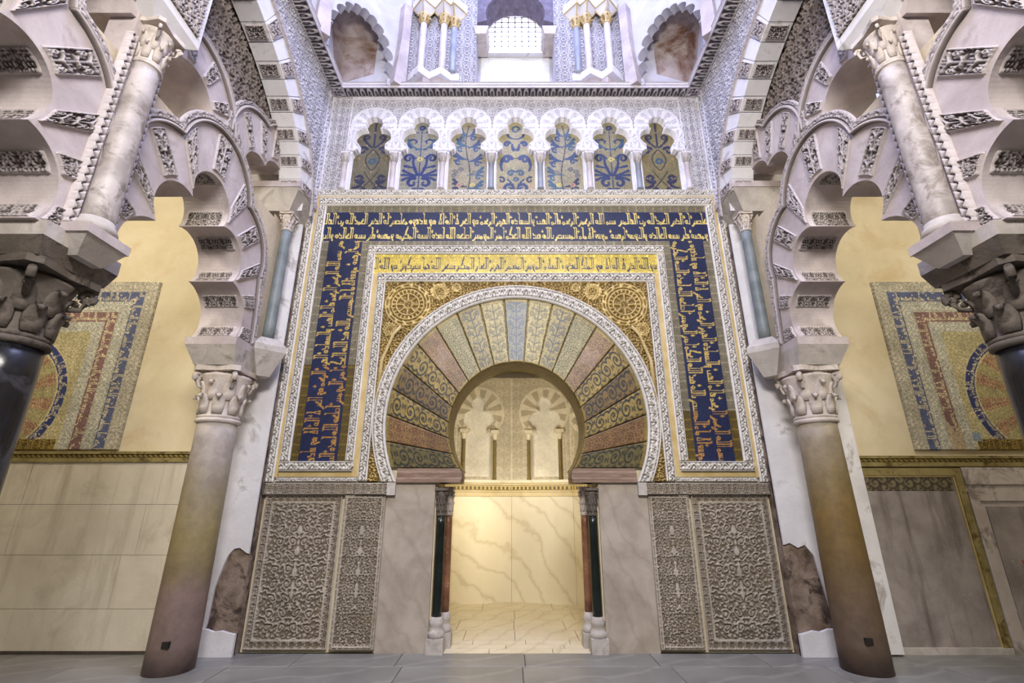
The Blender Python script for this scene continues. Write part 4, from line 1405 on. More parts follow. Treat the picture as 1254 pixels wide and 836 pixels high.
# clustered columns with gilt capitals on zig-zag brackets
for s in (-1, 1):
    sd = 'ashlar-wall' if s < 0 else 'painted-door'
    br = thing('bracket_ledge', 'white zig-zag ledge carrying the gilt-capped columns on the %s side' % sd, 'ledge', (s*1.25, -.1, dz0+.2))
    zz = [(1.72, .0), (1.50, -.20), (1.36, -.06), (1.16, -.16), (1.02, -.03), (.90, -.03), (.90, .02), (1.72, .02)]
    MB().prism([(s*a, b) for a, b in zz], lambda a, b, d: (a, b, d), dz0+.22, dz0+.36).build('ledge', 'plaster_white', br)
    MB().prism([(s*(1.3+(a-1.3)*.7), b*.6) for a, b in zz], lambda a, b, d: (a, b, d), dz0+.06, dz0+.22).build('ledge_foot', 'arch_stone', br)
    for k, (x, y, mt, tx) in enumerate(((1.50, -.09, 'pink_marble', 'outer pale'), (1.17, -.07, 'pink_marble', 'middle pale'), (1.01, -.01, 'slate_marble', 'inner blue-grey'))):
        c = thing('drum_column', '%s marble column with gilt capital on the drum ledge, %s side' % (tx, sd), 'column', (s*x, y, dz0+.36), 'gilt-capped columns of the drum')
        z0 = dz0+.36; z1 = 8.92
        MB().lathe([(.062, z0), (.058, z0+.05), (.053, z1)], s*x, y, 16).build('shaft', mt, c, True)
        cp = MB().lathe([(.056, z1), (.066, z1+.02), (.062, z1+.05), (.075, z1+.12), (.095, z1+.17), (.095, z1+.19)], s*x, y, 14).build('capital', 'gilt_plaster', c, True)
        for q in range(8):
            a = q*PI/4
            MB().tube([(s*x+.06*math.cos(a), y+.06*math.sin(a), z1+.04), (s*x+.08*math.cos(a), y+.08*math.sin(a), z1+.12), (s*x+.11*math.cos(a), y+.11*math.sin(a), z1+.13)], .017, 5).build('leaf', 'gilt_plaster', cp, True)
        # diamond-set impost block with gilt arrises
        m = MB(); ro = .20
        sq = [(s*x+ro*math.cos(q*PI/2), y+ro*math.sin(q*PI/2)) for q in range(4)]
        sq0 = [(s*x+.09*math.cos(q*PI/2), y+.09*math.sin(q*PI/2)) for q in range(4)]
        vs = [(a, b, z1+.19) for a, b in sq0]+[(a, b, z1+.34) for a, b in sq]+[(a, b, z1+.52) for a, b in sq]
        m.add(vs, [(3, 2, 1, 0), (8, 9, 10, 11)]+[(r_*4+i, r_*4+(i+1) % 4, r_*4+4+(i+1) % 4, r_*4+4+i) for r_ in (0, 1) for i in range(4)])
        ib = m.build('impost_block', 'plaster_white', c)
        e = MB()
        for i in range(4):
            e.tube([vs[i], vs[4+i], vs[8+i]], .012, 5); e.tube([vs[4+i], vs[4+(i+1) % 4]], .012, 5)
        e.build('gilt_edge', 'gilt_plaster', ib)

# corner squinches: polylobed arch set across each corner, painted hollow behind
for s in (-1, 1):
    sd = 'ashlar-wall' if s < 0 else 'painted-door'
    DX, DY = -math.sqrt(.5), -math.sqrt(.5)       # along the diagonal, front wall -> side wall (left version)
    x0, y0 = -1.75, 0.0
    LD = 1.08*math.sqrt(2)
    fn = lambda a, b, d, s=s: (-s*(x0+DX*a-.7071*d), y0+DY*a+.7071*d, b)
    sq = thing('corner_squinch', 'white many-lobed squinch arch above the cornice corner, dark hollow behind, %s side' % sd, 'arch', (s*2.3, -.5, CZ+.1))
    ca = .76; zb = CZ+.02
    # lobed outline from foot to foot
    base = [(ca+.46*math.cos(t)*(1.0), zb+.12+.98*max(0, math.sin(t))**.85) for t in np.linspace(0, PI, 12)]
    lob = [(ca+.46, zb)]
    for a, b in zip(base[:-1], base[1:]):
        mx, mz = (a[0]+b[0])/2, (a[1]+b[1])/2
        dx, dz = b[0]-a[0], b[1]-a[1]; l = math.hypot(dx, dz)
        nxx, nzz = dz/l, -dx/l
        if nxx*(mx-ca)+nzz*(mz-zb-.3) < 0: nxx, nzz = -nxx, -nzz
        lob += [tuple(p) for p in arc3(a, (mx+nxx*l*.42, mz+nzz*l*.42), b, 6)[:-1]]
    lob += [base[-1], (ca-.46, zb)]
    # outer outline: rectangle-ish surround
    n = len(lob)
    outl = []
    for (a, b) in lob:
        t = math.atan2(b-zb-.25, a-ca)
        k = min(.765/abs(math.cos(t)) if abs(math.cos(t)) > 1e-4 else 99, 1.95/math.sin(t) if math.sin(t) > 1e-4 else 99)
        outl.append((ca+k*math.cos(t), zb+.25+k*math.sin(t)) if b > zb+.2 else ((ca+.765) if a > ca else (ca-.765), b))
    m = MB()
    vs = []
    for d in (-.0, .16):
        vs += [fn(a, b, d) for a, b in lob]+[fn(a, b, d) for a, b in outl]
    fs = []
    for i in range(n-1):
        fs += [(i, i+1, n+i+1, n+i), (2*n+i, 3*n+i, 3*n+i+1, 2*n+i+1), (i, 2*n+i, 2*n+i+1, i+1)]
    m.add(vs, fs).build('arch_face', 'drum_plaster', sq)
    # raised rib stones either side (the thick white arris seen from below)
    for e in (1, -1):
        MB().prism([(ca+e*.5, zb), (ca+e*.70, zb), (ca+e*.70, zb+1.7), (ca+e*.56, zb+1.7), (ca+e*.56, zb+.9)], fn, -.14, .0).build('rib_stone', 'arch_stone', sq)
    # painted hollow: the two wall faces of the corner and a sloping back
    hb = MB()
    hb.add([fn(ca-.72, zb, .15), fn(ca, zb, .80), fn(ca+.72, zb, .15), fn(ca-.72, zb+1.3, .15), fn(ca, zb+1.0, .62), fn(ca+.72, zb+1.3, .15)], [(0, 1, 4, 3), (1, 2, 5, 4), (3, 4, 5)])
    hb.build('painted_hollow', 'painted_squinch', sq)
# shallow ribbed dome closing the square (out of the frame, keeps the light honest)
m = MB()
m.lathe([(4.2, dz1-.02), (4.2, dz1+.02), (3.6, dz1+.9), (2.2, dz1+1.7), (.02, dz1+2.0)], 0, SQY/2, 32)
m.f = m.f[:-2]
structure(m.build('ceiling_dome', 'plaster_white', None, True))

# ================================================================== NAVE ARCADES (built once for the left, then mirrored)
XF0, XB0 = -3.10, -3.58      # nave face and aisle face of the arcade
YC = (YF+YN)/2 - 0.0         # axis of the far lobed arch
AT, AG = C('#c9bfbd'), C('#4a413d')  # arcade carving: dark ground paints shade between the raised leaves


def xyz(y, z, x):
    return (x, y, z)


def resample(P, n):
    P = np.asarray(P); d = np.r_[0, np.cumsum(np.hypot(*np.diff(P, axis=0).T))]
    t = np.linspace(0, d[-1], n)
    return np.stack([np.interp(t, d, P[:, 0]), np.interp(t, d, P[:, 1])], -1)


def voussoir(parent, I, E_, carved, xf, xb, mat='arch_stone', sof=True, c=.075, grow=0):
    """one stone: I, E_ = matching point rows on intrados and extrados"""
    n = len(I)
    sh_ = .004
    vs = [xyz(y, z, xf) for y, z in I]+[xyz(y, z, xf) for y, z in E_]+[xyz(y, z, xb) for y, z in I]+[xyz(y, z, xb) for y, z in E_]
    fs = []
    for i in range(n-1):
        fs += [(i, n+i, n+i+1, i+1), (2*n+i, 2*n+i+1, 3*n+i+1, 3*n+i), (i, i+1, 2*n+i+1, 2*n+i), (n+i, 3*n+i, 3*n+i+1, n+i+1)]
    fs += [(0, 2*n, 3*n, n), (n-1, 2*n-1, 4*n-1, 3*n-1)]
    o = MB().add(vs, fs).build('voussoir', mat, parent)
    if carved:
        wI = np.hypot(*(I[-1]-I[0])); wE = np.hypot(*(E_[-1]-E_[0])); ln = np.hypot(*(E_[n//2]-I[n//2])); wm = max((wI+wE)/2, .05)
        na, nb = max(8, int(wm*.84/.0075)), max(8, int(ln*.8/.0075))
        a, b = np.meshgrid(np.linspace(.09, .91, na), np.linspace(.08, .93, nb), indexing='ij')
        ts = np.linspace(0, 1, n)
        iy, iz = np.interp(a, ts, I[:, 0]), np.interp(a, ts, I[:, 1]); ey, ez = np.interp(a, ts, E_[:, 0]), np.interp(a, ts, E_[:, 1])
        Y = iy+(ey-iy)*b; Z = iz+(ez-iz)*b
        e = np.minimum(np.minimum(a-.09, .91-a)*wm, np.minimum(b-.08, .93-b)*ln)
        h = p_tree(np.abs(a-.5)*wm, b*ln, wm*.42, max(.16, ln*.5)) if ln > wm*1.4 else p_scrolls(a*wm, b*ln, max(.075, min(wm, ln)*.34))
        h = np.maximum(h, sm(.010-e, -.003, .003))
        hg = skirted(.004+.020*h)
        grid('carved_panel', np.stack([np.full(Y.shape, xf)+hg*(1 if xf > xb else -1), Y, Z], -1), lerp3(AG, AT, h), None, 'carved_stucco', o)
        if sof:
            L = abs(xf-xb)
            a, b = np.meshgrid(np.linspace(.1, .9, max(8, int(wI*.8/.009))), np.linspace(.1, .9, int(L*.8/.009)), indexing='ij')
            Y = np.interp(a, ts, I[:, 0]); Z = np.interp(a, ts, I[:, 1])
            dy, dz = I[n//2]-E_[n//2]; l = math.hypot(dy, dz); dy, dz = dy/l, dz/l
            e = np.minimum(np.minimum(a-.1, .9-a)*wI, np.minimum(b-.1, .9-b)*L)
            h = np.maximum(p_scrolls(np.abs(b-.5)*L, a*wI, max(.075, wI*.36)), sm(.010-e, -.003, .003))
            hg = skirted(.004+.016*h)
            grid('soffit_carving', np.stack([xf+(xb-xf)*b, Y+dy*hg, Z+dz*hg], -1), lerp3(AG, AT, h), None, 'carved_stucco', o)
    return o


def arch_rows(lobes, seg=6):
    """lobes: list of (intrados 3 points, extrados 3 points, count); returns list of stones"""
    st = []
    for ip, ep, n in lobes:
        I = arc3(*ip, n*seg) if len(ip) == 3 else resample(ip, n*seg+1)
        E_ = arc3(*ep, n*seg) if len(ep) == 3 else resample(ep, n*seg+1)
        for k in range(n):
            st.append((I[k*seg:(k+1)*seg+1], E_[k*seg:(k+1)*seg+1]))
    return st


def moulding(parent, E_, off0, off1, x, ctr, proud=.05, name='moulding', carved=True):
    """band following a curve E_, offset away from ctr"""
    E_ = np.asarray(E_)
    d = np.gradient(E_, axis=0); nrm = np.stack([-d[:, 1], d[:, 0]], -1); nrm /= np.linalg.norm(nrm, axis=1)[:, None]+1e-9
    flip = np.sign(((E_-np.array(ctr))*nrm).sum(1)); nrm *= flip[:, None]
    n = len(E_); m = 9
    t = np.linspace(0, 1, m)
    s_ = np.r_[0, np.cumsum(np.hypot(*np.diff(E_, axis=0).T))]
    O = E_[:, None, :]+nrm[:, None, :]*(off0+(off1-off0)*t)[None, :, None]
    S2, T2 = np.meshgrid(s_, t, indexing='ij')
    h = p_vine(S2, T2*(off1-off0), off1-off0, .12) if carved else np.sin(T2*PI)
    hg = skirted(proud-.015*(1-h))
    P = np.stack([x+hg, O[..., 0], O[..., 1]], -1)
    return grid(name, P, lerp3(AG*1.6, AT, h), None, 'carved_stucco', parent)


def densify(P, step):
    P = np.asarray(P); L = np.hypot(*np.diff(P, axis=0).T).sum()
    return resample(P, max(8, int(L/step)))


yc = YC
R_ = lambda y, z: (yc+y, z)
half = [  # from the crown outwards (+y side)
    ((R_(.253, 4.26), R_(.56, 4.215), R_(.585, 3.78)), (R_(.555, 4.71), R_(.895, 4.54), R_(1.01, 4.04)), 4),
    ((R_(.585, 3.78), R_(.815, 3.66), R_(.82, 3.22)), ([R_(1.01, 4.04), R_(1.06, 3.7), R_(1.09, 3.22)]), 4)]
mir = lambda pts: [(2*yc-y, z) for y, z in pts]
lobes = [(mir(half[1][0])[::-1], mir(half[1][1])[::-1], 4), (mir(half[0][0])[::-1], mir(half[0][1])[::-1], 4),
         ((R_(-.253, 4.26), R_(0, 4.68), R_(.253, 4.26)), (R_(-.555, 4.71), R_(0, 5.18), R_(.555, 4.71)), 5), half[0], half[1]]
SIDE_TXT = {(-1, 0): 'left of the mihrab facade, ending at the pinkish-brown column', (1, 0): 'right of the mihrab facade, ending at the ochre column'}


def build_lobed():
    t = thing('lobed_arch', '-', 'arch', (-3.34, YN, 3.2))
    st = arch_rows(lobes)
    for k, (I, E_) in enumerate(st):
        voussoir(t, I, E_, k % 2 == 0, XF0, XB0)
    for ip, ep, n in lobes:
        E_ = arc3(*ep, 60)
        E_ = densify(E_, .012)
        ctr = (yc, 3.9)
        moulding(t, E_, 0, .035, XF0, ctr, .045, 'moulding', False)
        moulding(t, E_, .035, .11, XF0, ctr, .035, 'carved_moulding', True)
    return t


def copy_to(root, sx, sy, text, group=None):
    c = copy_tree(root)
    c.location.x *= sx
    c.scale = (sx, sy, 1)
    return label(c, text, root['category'], group)


la = build_lobed()
label(la, 'five-lobed carved stone arch between the pinkish-brown column and the black column', 'arch', 'lobed arches of the nave arcades')
copy_to(la, -1, 1, 'five-lobed carved stone arch between the ochre column and the dark-capped column', 'lobed arches of the nave arcades')
copy_to(la, 1, -1, 'five-lobed carved stone arch beyond the black column, away from the facade, ashlar-wall side', 'lobed arches of the nave arcades')
copy_to(la, -1, -1, 'five-lobed carved stone arch beyond the dark capital, away from the facade, painted-door side', 'lobed arches of the nave arcades')

# imposts over the column capitals
def impost(x, y, text, near):
    t = thing('impost', text, 'impost', (x, y, 2.93 if not near else 3.0), 'imposts of the nave arcades')
    s = 1 if x > 0 else -1
    X = lambda a, b: tuple(sorted((s*a, s*b)))
    if not near:
        MB().frustum(X(3.09, 3.54)+(-.78, -.26), 2.93, X(3.07, 3.63)+(-.865, -.2), 3.14).build('impost_block', 'impost_stone', t)
        MB().box(*X(3.07, 3.63), -.865, -.2, 3.14, 3.225).build('impost_slab', 'arch_stone', t)
        # the corbel that carries the small wall column
        m = MB(); cx, cy = s*3.02, -.34
        q = lambda r: [(cx+r*math.cos(k*PI/2), cy+r*math.sin(k*PI/2)) for k in range(4)]
        vs = [(a, b, 2.90) for a, b in q(.10)]+[(a, b, 3.19) for a, b in q(.25)]+[(a, b, 3.26) for a, b in q(.25)]+[(a, b, 3.36) for a, b in q(.15)]
        m.add(vs, [(3, 2, 1, 0), (12, 13, 14, 15)]+[(r*4+i, r*4+(i+1) % 4, r*4+4+(i+1) % 4, r*4+4+i) for r in range(3) for i in range(4)])
        m.build('corbel', 'impost_stone', t)
    else:
        MB().frustum(X(3.08, 3.60)+(YN-.26, YN+.26), 3.0, X(3.04, 3.64)+(YN-.30, YN+.30), 3.12).build('impost_block', 'dark_capital', t)
        MB().box(*X(3.04, 3.64), YN-.30, YN+.30, 3.12, 3.225).build('impost_slab', 'impost_stone', t)
        # bracket for the upper column
        MB().frustum(X(2.99, 3.12)+(YN-.10, YN+.10), 3.08, X(2.90, 3.12)+(YN-.17, YN+.17), 3.22).build('corbel', 'impost_stone', t)
        MB().box(*X(2.89, 3.12), YN-.18, YN+.18, 3.22, 3.29).build('corbel_slab', 'arch_stone', t)
    return t


impost(-3.33, YF, 'stone impost block on the capital of the pinkish-brown column', False)
impost(3.33, YF, 'stone impost block on the capital of the ochre column', False)
impost(-3.33, YN, 'stone impost block with bracket on the dark capital, ashlar-wall side', True)
impost(3.33, YN, 'stone impost block with bracket on the dark capital, painted-door side', True)

# upper columns, engaged in the arcade face, with zig-zag beaded strips at both sides
for s, sd in ((-1, 'ashlar-wall'), (1, 'painted-door')):
    c = column('mottled lilac marble upper column above the dark capital, %s side' % sd, s*3.03, YN, 3.29, 4.84, 5.24, .105, .094, 'lilac_marble', 'pale_capital', 'upper columns of the nave arcades', wide=1.7)
    MB().lathe([(.13, 3.29), (.142, 3.32), (.13, 3.35), (.115, 3.37), (.108, 3.40)], s*3.03, YN, 24).build('base_ring', 'impost_stone', c, True)
    for e in (-1, 1):
        u, v = uv(.07, 1.75, .008)
        tw = np.abs(np.mod(v/.07, 1)-.5)*2
        h = sm(np.abs(u/.07-.25-.5*tw)-.11, -.05, .05)
        y0 = YN+e*.115 - (.07 if e < 0 else 0)
        mp = plane((s*3.065, y0, 3.29), (0, 1, 0), (0, 0, 1), (-s, 0, 0))
        o = grid('zigzag_strip', mp(u, v, skirted(.02-.02*(1-h), -.04)), lerp3(AG, AT*1.05, h), None, 'carved_stucco', c)
    MB().box(*sorted((s*3.07, s*3.30)), YN-.16, YN+.16, 3.225, 5.3).build('backing_pilaster', 'arch_stone', c)
    # big impost block with carved nave face
    b = thing('impost_block', 'big white impost block with carved face over the lilac upper column, %s side' % sd, 'impost', (s*2.95, YN, 5.24), 'impost blocks over the upper columns')
    X = lambda a, d: tuple(sorted((s*a, s*d)))
    MB().frustum(X(2.97, 3.12)+(YN-.14, YN+.14), 5.24, X(2.90, 3.3)+(YN-.28, YN+.28), 5.38).build('lower_block', 'plaster_white', b)
    MB().box(*X(2.90, 3.3), YN-.28, YN+.28, 5.38, 6.5).build('upper_block', 'plaster_white', b)
    mp = plane((s*2.90, YN-.23, 5.46), (0, 1, 0), (0, 0, 1), (-s, 0, 0))
    relief('carved_panel', b, 'carved_stucco', mp, .46, .96, lambda u, v: p_scrolls(np.abs(u-.23), v, .115), .022, .026, AT*1.05, AG, .010)

# small grey columns on the pier by the facade and the imposts of the great side arches
for s, sd in ((-1, 'ashlar-wall'), (1, 'painted-door')):
    column('slim grey marble wall column high on a corbel before the white pier, %s side' % sd, s*3.02, -.34, 3.36, 4.88, 5.12, .068, .062, 'grey_marble', 'pale_capital', 'grey wall columns', wide=1.6)
    t = thing('impost', 'smooth stone impost above the grey wall column, springing of the great arch, %s side' % sd, 'impost', (s*3.1, -.3, 5.12), 'imposts of the great side arches')
    X = lambda a, d: tuple(sorted((s*a, s*d)))
    MB().frustum(X(2.98, 3.6)+(-.44, .02), 5.12, X(2.83, 3.62)+(-.565, .02), 5.40).build('impost_block', 'impost_stone', t)
    MB().box(*X(2.82, 3.62), -.575, .02, 5.40, 5.49).build('impost_slab', 'arch_stone', t)
    # carved upright strips between frame and pier
    st = thing('carved_strip', 'pair of narrow carved stucco strips between the script frame and the white pier, %s side' % sd, 'strip', (s*3.0, 0, 1.72), 'carved strips by the piers')
    for a, b, pr in ((2.945, 3.0, .06), (3.0, 3.06, .10)):
        x0, x1 = X(a, b)
        band('carved_moulding', st, x0, x1, 3.0 if a > 2.97 else 1.9, 5.10, proud=pr, horizontal=False, top=BLUEW, ground=BGROUND)

# ---- upper zone of the arcade: horseshoe arch by the upper column, small lobed arch by the wall, carved tympanum
EYC, EA, EB, EZ = YN, 2.30, 1.55, 5.2          # great arch, ellipse
def ell(t, k=0.0): return (EYC+(EA+k)*math.sin(t), EZ+(EB+k)*math.cos(t))


def build_upper():
    t = thing('interlaced_arch', '-', 'arch', (-3.34, YN, 5.0))
    hc, hz, ri, ro = -2.30, 5.10, .335, .68
    angs = np.linspace(math.radians(82), math.radians(-74), 10)   # measured from the crown towards the facade
    for k in range(9):
        aa = np.linspace(angs[k], angs[k+1], 5)
        I = np.array([(hc+ri*math.sin(a), hz+ri*math.cos(a)) for a in aa]); E_ = np.array([(hc+ro*math.sin(a), hz+ro*math.cos(a)) for a in aa])
        voussoir(t, I, E_, k % 2 == 1, XF0+.012, XB0, c=.08, sof=False)
    E_ = np.array([(hc+ro*math.sin(a), hz+ro*math.cos(a)) for a in np.linspace(math.radians(80), math.radians(-40), 90)])
    moulding(t, E_, 0, .05, XF0, (hc, hz), .05, 'moulding', False); moulding(t, E_, .05, .10, XF0, (hc, hz), .04, 'carved_moulding', True)
    return t


def build_small():
    t = thing('half_lobed_arch', '-', 'arch', (-3.34, YN, 5.0))
    lo = [(((-1.33, 5.08), (-1.19, 5.42), (-.95, 5.42)), ((-1.66, 5.28), (-1.45, 5.80), (-1.05, 5.90)), 5),
          (((-.95, 5.42), (-.78, 5.62), (-.56, 5.60)), ((-1.05, 5.90), (-.82, 6.10), (-.50, 6.12)), 3)]
    for k, (I, E_) in enumerate(arch_rows(lo)):
        voussoir(t, I, E_, k % 2 == 0, XF0+.01, XB0, c=.07, sof=False)
    for ip, ep, n in lo:
        E_ = densify(arc3(*ep, 50), .012)
        moulding(t, E_, 0, .045, XF0, (-1.0, 5.2), .05, 'moulding', False); moulding(t, E_, .045, .09, XF0, (-1.0, 5.2), .04, 'carved_moulding', True)
    return t


def build_tympanum():
    t = thing('tympanum', '-', 'tympanum', (-3.34, YN, 5.0))
    ext_poly = []
    for ip, ep, n in lobes:
        ext_poly += [tuple(p) for p in arc3(*ep, 24)[:-1]]
    ext_poly += [lobes[-1][1][-1], (yc+1.09, 3.0), (yc-1.09, 3.0)]
    u, v = uv(2.70, 3.75, .0135)
    y = -2.83+u; z = 3.1+v
    keep = ~pip(ext_poly, y, z)
    keep &= ~((np.hypot(y+2.30, z-5.10) < .45) & (z > 4.85))
    keep &= ~pip([(-1.35, 5.0), (-1.3, 5.3), (-1.19, 5.5), (-.95, 5.5), (-.8, 5.65), (-.5, 5.7), (-.5, 5.0)], y, z)
    keep &= (((y-EYC)/(EA+.12))**2+((z-EZ)/(EB+.12))**2 < 1) | (z < EZ)
    keep &= ~((z > 5.05) & (z < 5.5) & (y > -.56))
    carved = (z > 5.2)
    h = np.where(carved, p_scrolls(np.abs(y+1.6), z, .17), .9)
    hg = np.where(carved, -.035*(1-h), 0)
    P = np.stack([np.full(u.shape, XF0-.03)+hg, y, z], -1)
    col = np.where(carved[..., None], lerp3(C('#4c423c'), C('#9b8f89'), h), C('#cfc0a6'))  # foliage ground darkened by height, recess shade in the colour
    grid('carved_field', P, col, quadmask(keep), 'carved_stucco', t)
    u2, v2 = uv(2.70, 3.75, .05)
    y, z = -2.83+u2, 3.1+v2
    keep = ~pip(ext_poly, y, z) & ~((np.hypot(y+2.30, z-5.10) < .5) & (z > 4.8)) & ~((y > -1.45) & (y < -.5) & (z > 5.0) & (z < 5.7)) & ((((y-EYC)/(EA+.12))**2+((z-EZ)/(EB+.12))**2 < 1) | (z < EZ))
    grid('rear_face', np.stack([np.full(u2.shape, XB0), y, z], -1), None, quadmask(keep), 'plaster_beige', t)
    return t


up = build_upper(); label(up, 'carved horseshoe arch beside the lilac upper column towards the facade, ashlar-wall side', 'arch', 'upper horseshoe arches')
copy_to(up, -1, 1, 'carved horseshoe arch beside the lilac upper column towards the facade, painted-door side', 'upper horseshoe arches')
copy_to(up, 1, -1, 'carved horseshoe arch beside the lilac upper column away from the facade, ashlar-wall side', 'upper horseshoe arches')
copy_to(up, -1, -1, 'carved horseshoe arch beside the lilac upper column away from the facade, painted-door side', 'upper horseshoe arches')
hl = build_small(); label(hl, 'small half lobed arch resting on the impost under the great arch, ashlar-wall side', 'arch', 'half lobed arches')
copy_to(hl, -1, 1, 'small half lobed arch resting on the impost under the great arch, painted-door side', 'half lobed arches')
ty = build_tympanum(); label(ty, 'dark carved foliage tympanum under the great arch facade half, ashlar-wall side', 'tympanum', 'carved tympana')
copy_to(ty, -1, 1, 'dark carved foliage tympanum under the great arch facade half, painted-door side', 'carved tympana')
copy_to(ty, 1, -1, 'dark carved foliage tympanum under the great arch half away from facade, ashlar-wall side', 'carved tympana')
copy_to(ty, -1, -1, 'dark carved foliage tympanum under the great arch half away from facade, painted-door side', 'carved tympana')

# ---- great side arch + wall of the domed square above it
def build_great():
    t = thing('great_arch', '-', 'arch', (-SQX, YN, 5.49))
    N = 31
    T = np.linspace(-PI/2+.11, PI/2-.11, N+1)
    for k in range(N):
        tt = np.linspace(T[k]+.002, T[k+1]-.002, 5)
        I = np.array([ell(a) for a in tt]); E_ = np.array([ell(a, .34) for a in tt])
        o = voussoir(t, I, E_, k % 2 == 0, -SQX, XF0-.01, 'plaster_white', sof=True, c=.085)
    E_ = densify([ell(a, .34) for a in np.linspace(-PI/2, PI/2, 120)], .014)
    moulding(t, E_, 0, .06, -SQX, (EYC, EZ), .03, 'carved_moulding', True)
    Iarr = densify([ell(a, -.015) for a in np.linspace(-PI/2+.1, PI/2-.1, 120)], .03)
    return t


def build_spandrel_wall(s):
    u, v = uv(-SQY, CZ-5.49, .0125)
    y = -u; z = 5.49+v
    keep = ((y-EYC)/(EA+.36))**2+((z-EZ)/(EB+.36))**2 > .99
    e = np.abs(np.mod((u+v)*2.2, 1)-.5)
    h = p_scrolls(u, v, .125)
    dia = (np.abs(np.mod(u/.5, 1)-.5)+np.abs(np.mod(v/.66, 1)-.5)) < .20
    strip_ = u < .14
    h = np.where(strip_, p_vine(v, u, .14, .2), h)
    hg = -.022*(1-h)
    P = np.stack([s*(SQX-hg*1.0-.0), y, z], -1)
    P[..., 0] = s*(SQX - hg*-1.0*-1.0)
    return structure(grid('wall_square_left' if s < 0 else 'wall_square_right', P, lerp3(C('#7c787f'), C('#e4e1e6'), h), quadmask(keep), 'carved_stucco'))  # grey ground paints recess shade between the scrolls


ga = build_great(); label(ga, 'great arch with alternating plain and carved stones high above the ashlar-wall side', 'arch', 'great side arches')
copy_to(ga, -1, 1, 'great arch with alternating plain and carved stones high above the painted-door side', 'great side arches')
build_spandrel_wall(-1); build_spandrel_wall(1)
# masonry behind the spandrel walls
for s, nm in ((-1, 'wall_upper_left'), (1, 'wall_upper_right')):
    m = MB()
    pts = [ell(a, .2) for a in np.linspace(-PI/2, PI/2, 41)]
    for (y0, z0), (y1, z1) in zip(pts[:-1], pts[1:]):
        vs = [(s*2.87, y0, z0), (s*2.87, y1, z1), (s*2.87, y1, 7.5), (s*2.87, y0, 7.5), (s*3.6, y0, z0), (s*3.6, y1, z1), (s*3.6, y1, 7.5), (s*3.6, y0, 7.5)]
        m.add(vs, [(0, 1, 2, 3), (7, 6, 5, 4), (0, 4, 5, 1)])
    m.box(*sorted((s*2.87, s*3.6)), EYC+EA+.19, .03, 5.49, 7.5)
    structure(m.build(nm, 'plaster_white'))

# ================================================================== AISLE WALLS: PORTAL MOSAICS, CORNICES, DADO
def portal_mosaic(s):
    W_, H_ = 2.35, 2.22
    x_in, z_bot = 4.77, 2.09
    u, v = uv(W_, H_, .0085)        # u from the inner edge outwards
    X = x_in+u; Z = z_bot+v; top = z_bot+H_
    d = np.minimum(u, top-Z)        # depth from the outer edge
    col = np.empty(u.shape+(3,))
    grey, mint, gold = C('#beb7a4'), C('#cbc9ba'), C('#e4d9b0')
    speck = p_web(u, v, .06)
    col[:] = lerp3(grey*.85, grey*1.25, speck)
    vert = u < (top-Z)              # upright leg or lintel
    Bk = kufic(TXT_OUT2 if s < 0 else TXT_OUT1, seed=12+s)
    def text_band(d0, wd, ground, ink):
        m_ = (d >= d0) & (d < d0+wd)
        unit = wd/32
        run = np.where(vert, Z-z_bot, (X-x_in) if s > 0 else (W_-(X-x_in)))
        if s < 0: run = np.where(vert, top-Z, X-x_in)
        else: run = np.where(vert, Z-z_bot, W_-(X-x_in))
        up_ = (d0+wd-d)/unit
        hit = Bk[np.clip((run/(unit*.8)).astype(int), 0, None) % Bk.shape[0], np.clip(up_.astype(int), 0, 31)]
        c_ = np.where(hit[..., None], ink, ground)
        col[m_] = c_[m_]
    mid = (d > .30) & (d < .42); col[mid] = lerp3(mint*.8, mint*1.2, speck)[mid]
    text_band(.16, .135, C('#5d668c'), gold)
    text_band(.45, .13, C('#8d6a6a'), gold)
    inn_ = d > .58
    col[inn_] = lerp3(C('#bdb184'), C('#d6cca4'), p_scrolls(u, v, .13))[inn_]
    b2 = (d > .58) & (d < .72); col[b2] = lerp3(mint*.8, mint*1.2, speck)[b2]
    cx, cz, R = 6.42, 2.72, .84
    r = np.hypot(X-cx, Z-cz); a = np.arctan2(Z-cz, X-cx)
    ringb = (r < R) & (r > R-.11)
    unit = .11/32
    hit = Bk[np.clip((((a+PI)*R)/unit).astype(int), 0, None) % Bk.shape[0], np.clip(((r-R+.11)/unit).astype(int), 0, 31)]
    col[ringb] = np.where(hit[..., None], gold, C('#2a3a7a'))[ringb]
    edge_ = (r < R+.015) & (r >= R) | ((r < R-.11) & (r > R-.13)); col[edge_] = C('#d9cf9e')
    fan = r <= R-.13
    kf = np.mod(np.floor(a/(2*PI/26)), 2)
    fc = np.where(kf[..., None] > 0, lerp3(C('#9c695c'), C('#d3c08e'), p_scrolls(a*R, r, .09)), lerp3(C('#c2b684'), C('#98916a'), p_scrolls(a*R, r, .09)))
    col[fan] = fc[fan]
    low = (Z < z_bot+.13) & (X > 5.52); col[low] = lerp3(C('#3e3213'), C('#b89a49'), p_scrolls(u, v, .07))[low]
    if s > 0:    # lost patch at the foot of the red band
        lost = (d > .44) & (d < .60) & (Z < z_bot+.28+.06*np.sin(X*40)); col[lost] = C('#cdb89a')
        dk = (np.abs(X-5.53) < .05) & (np.abs(Z-2.25) < .05); col[dk] = C('#8fa0b0')
    col *= tess(u.shape, .2)[..., None]
    P = np.stack([s*X, -skirted(np.full(u.shape, .012), -.031), Z], -1)
    o = grid('portal_mosaic', P, col, None, 'mosaic')
    label(o, 'gold portal mosaic with blue and red script bands %s' % ('above the ashlar wall' if s < 0 else 'above the painted door panel'), 'mosaic', 'portal mosaics of the aisles')


portal_mosaic(-1); portal_mosaic(1)
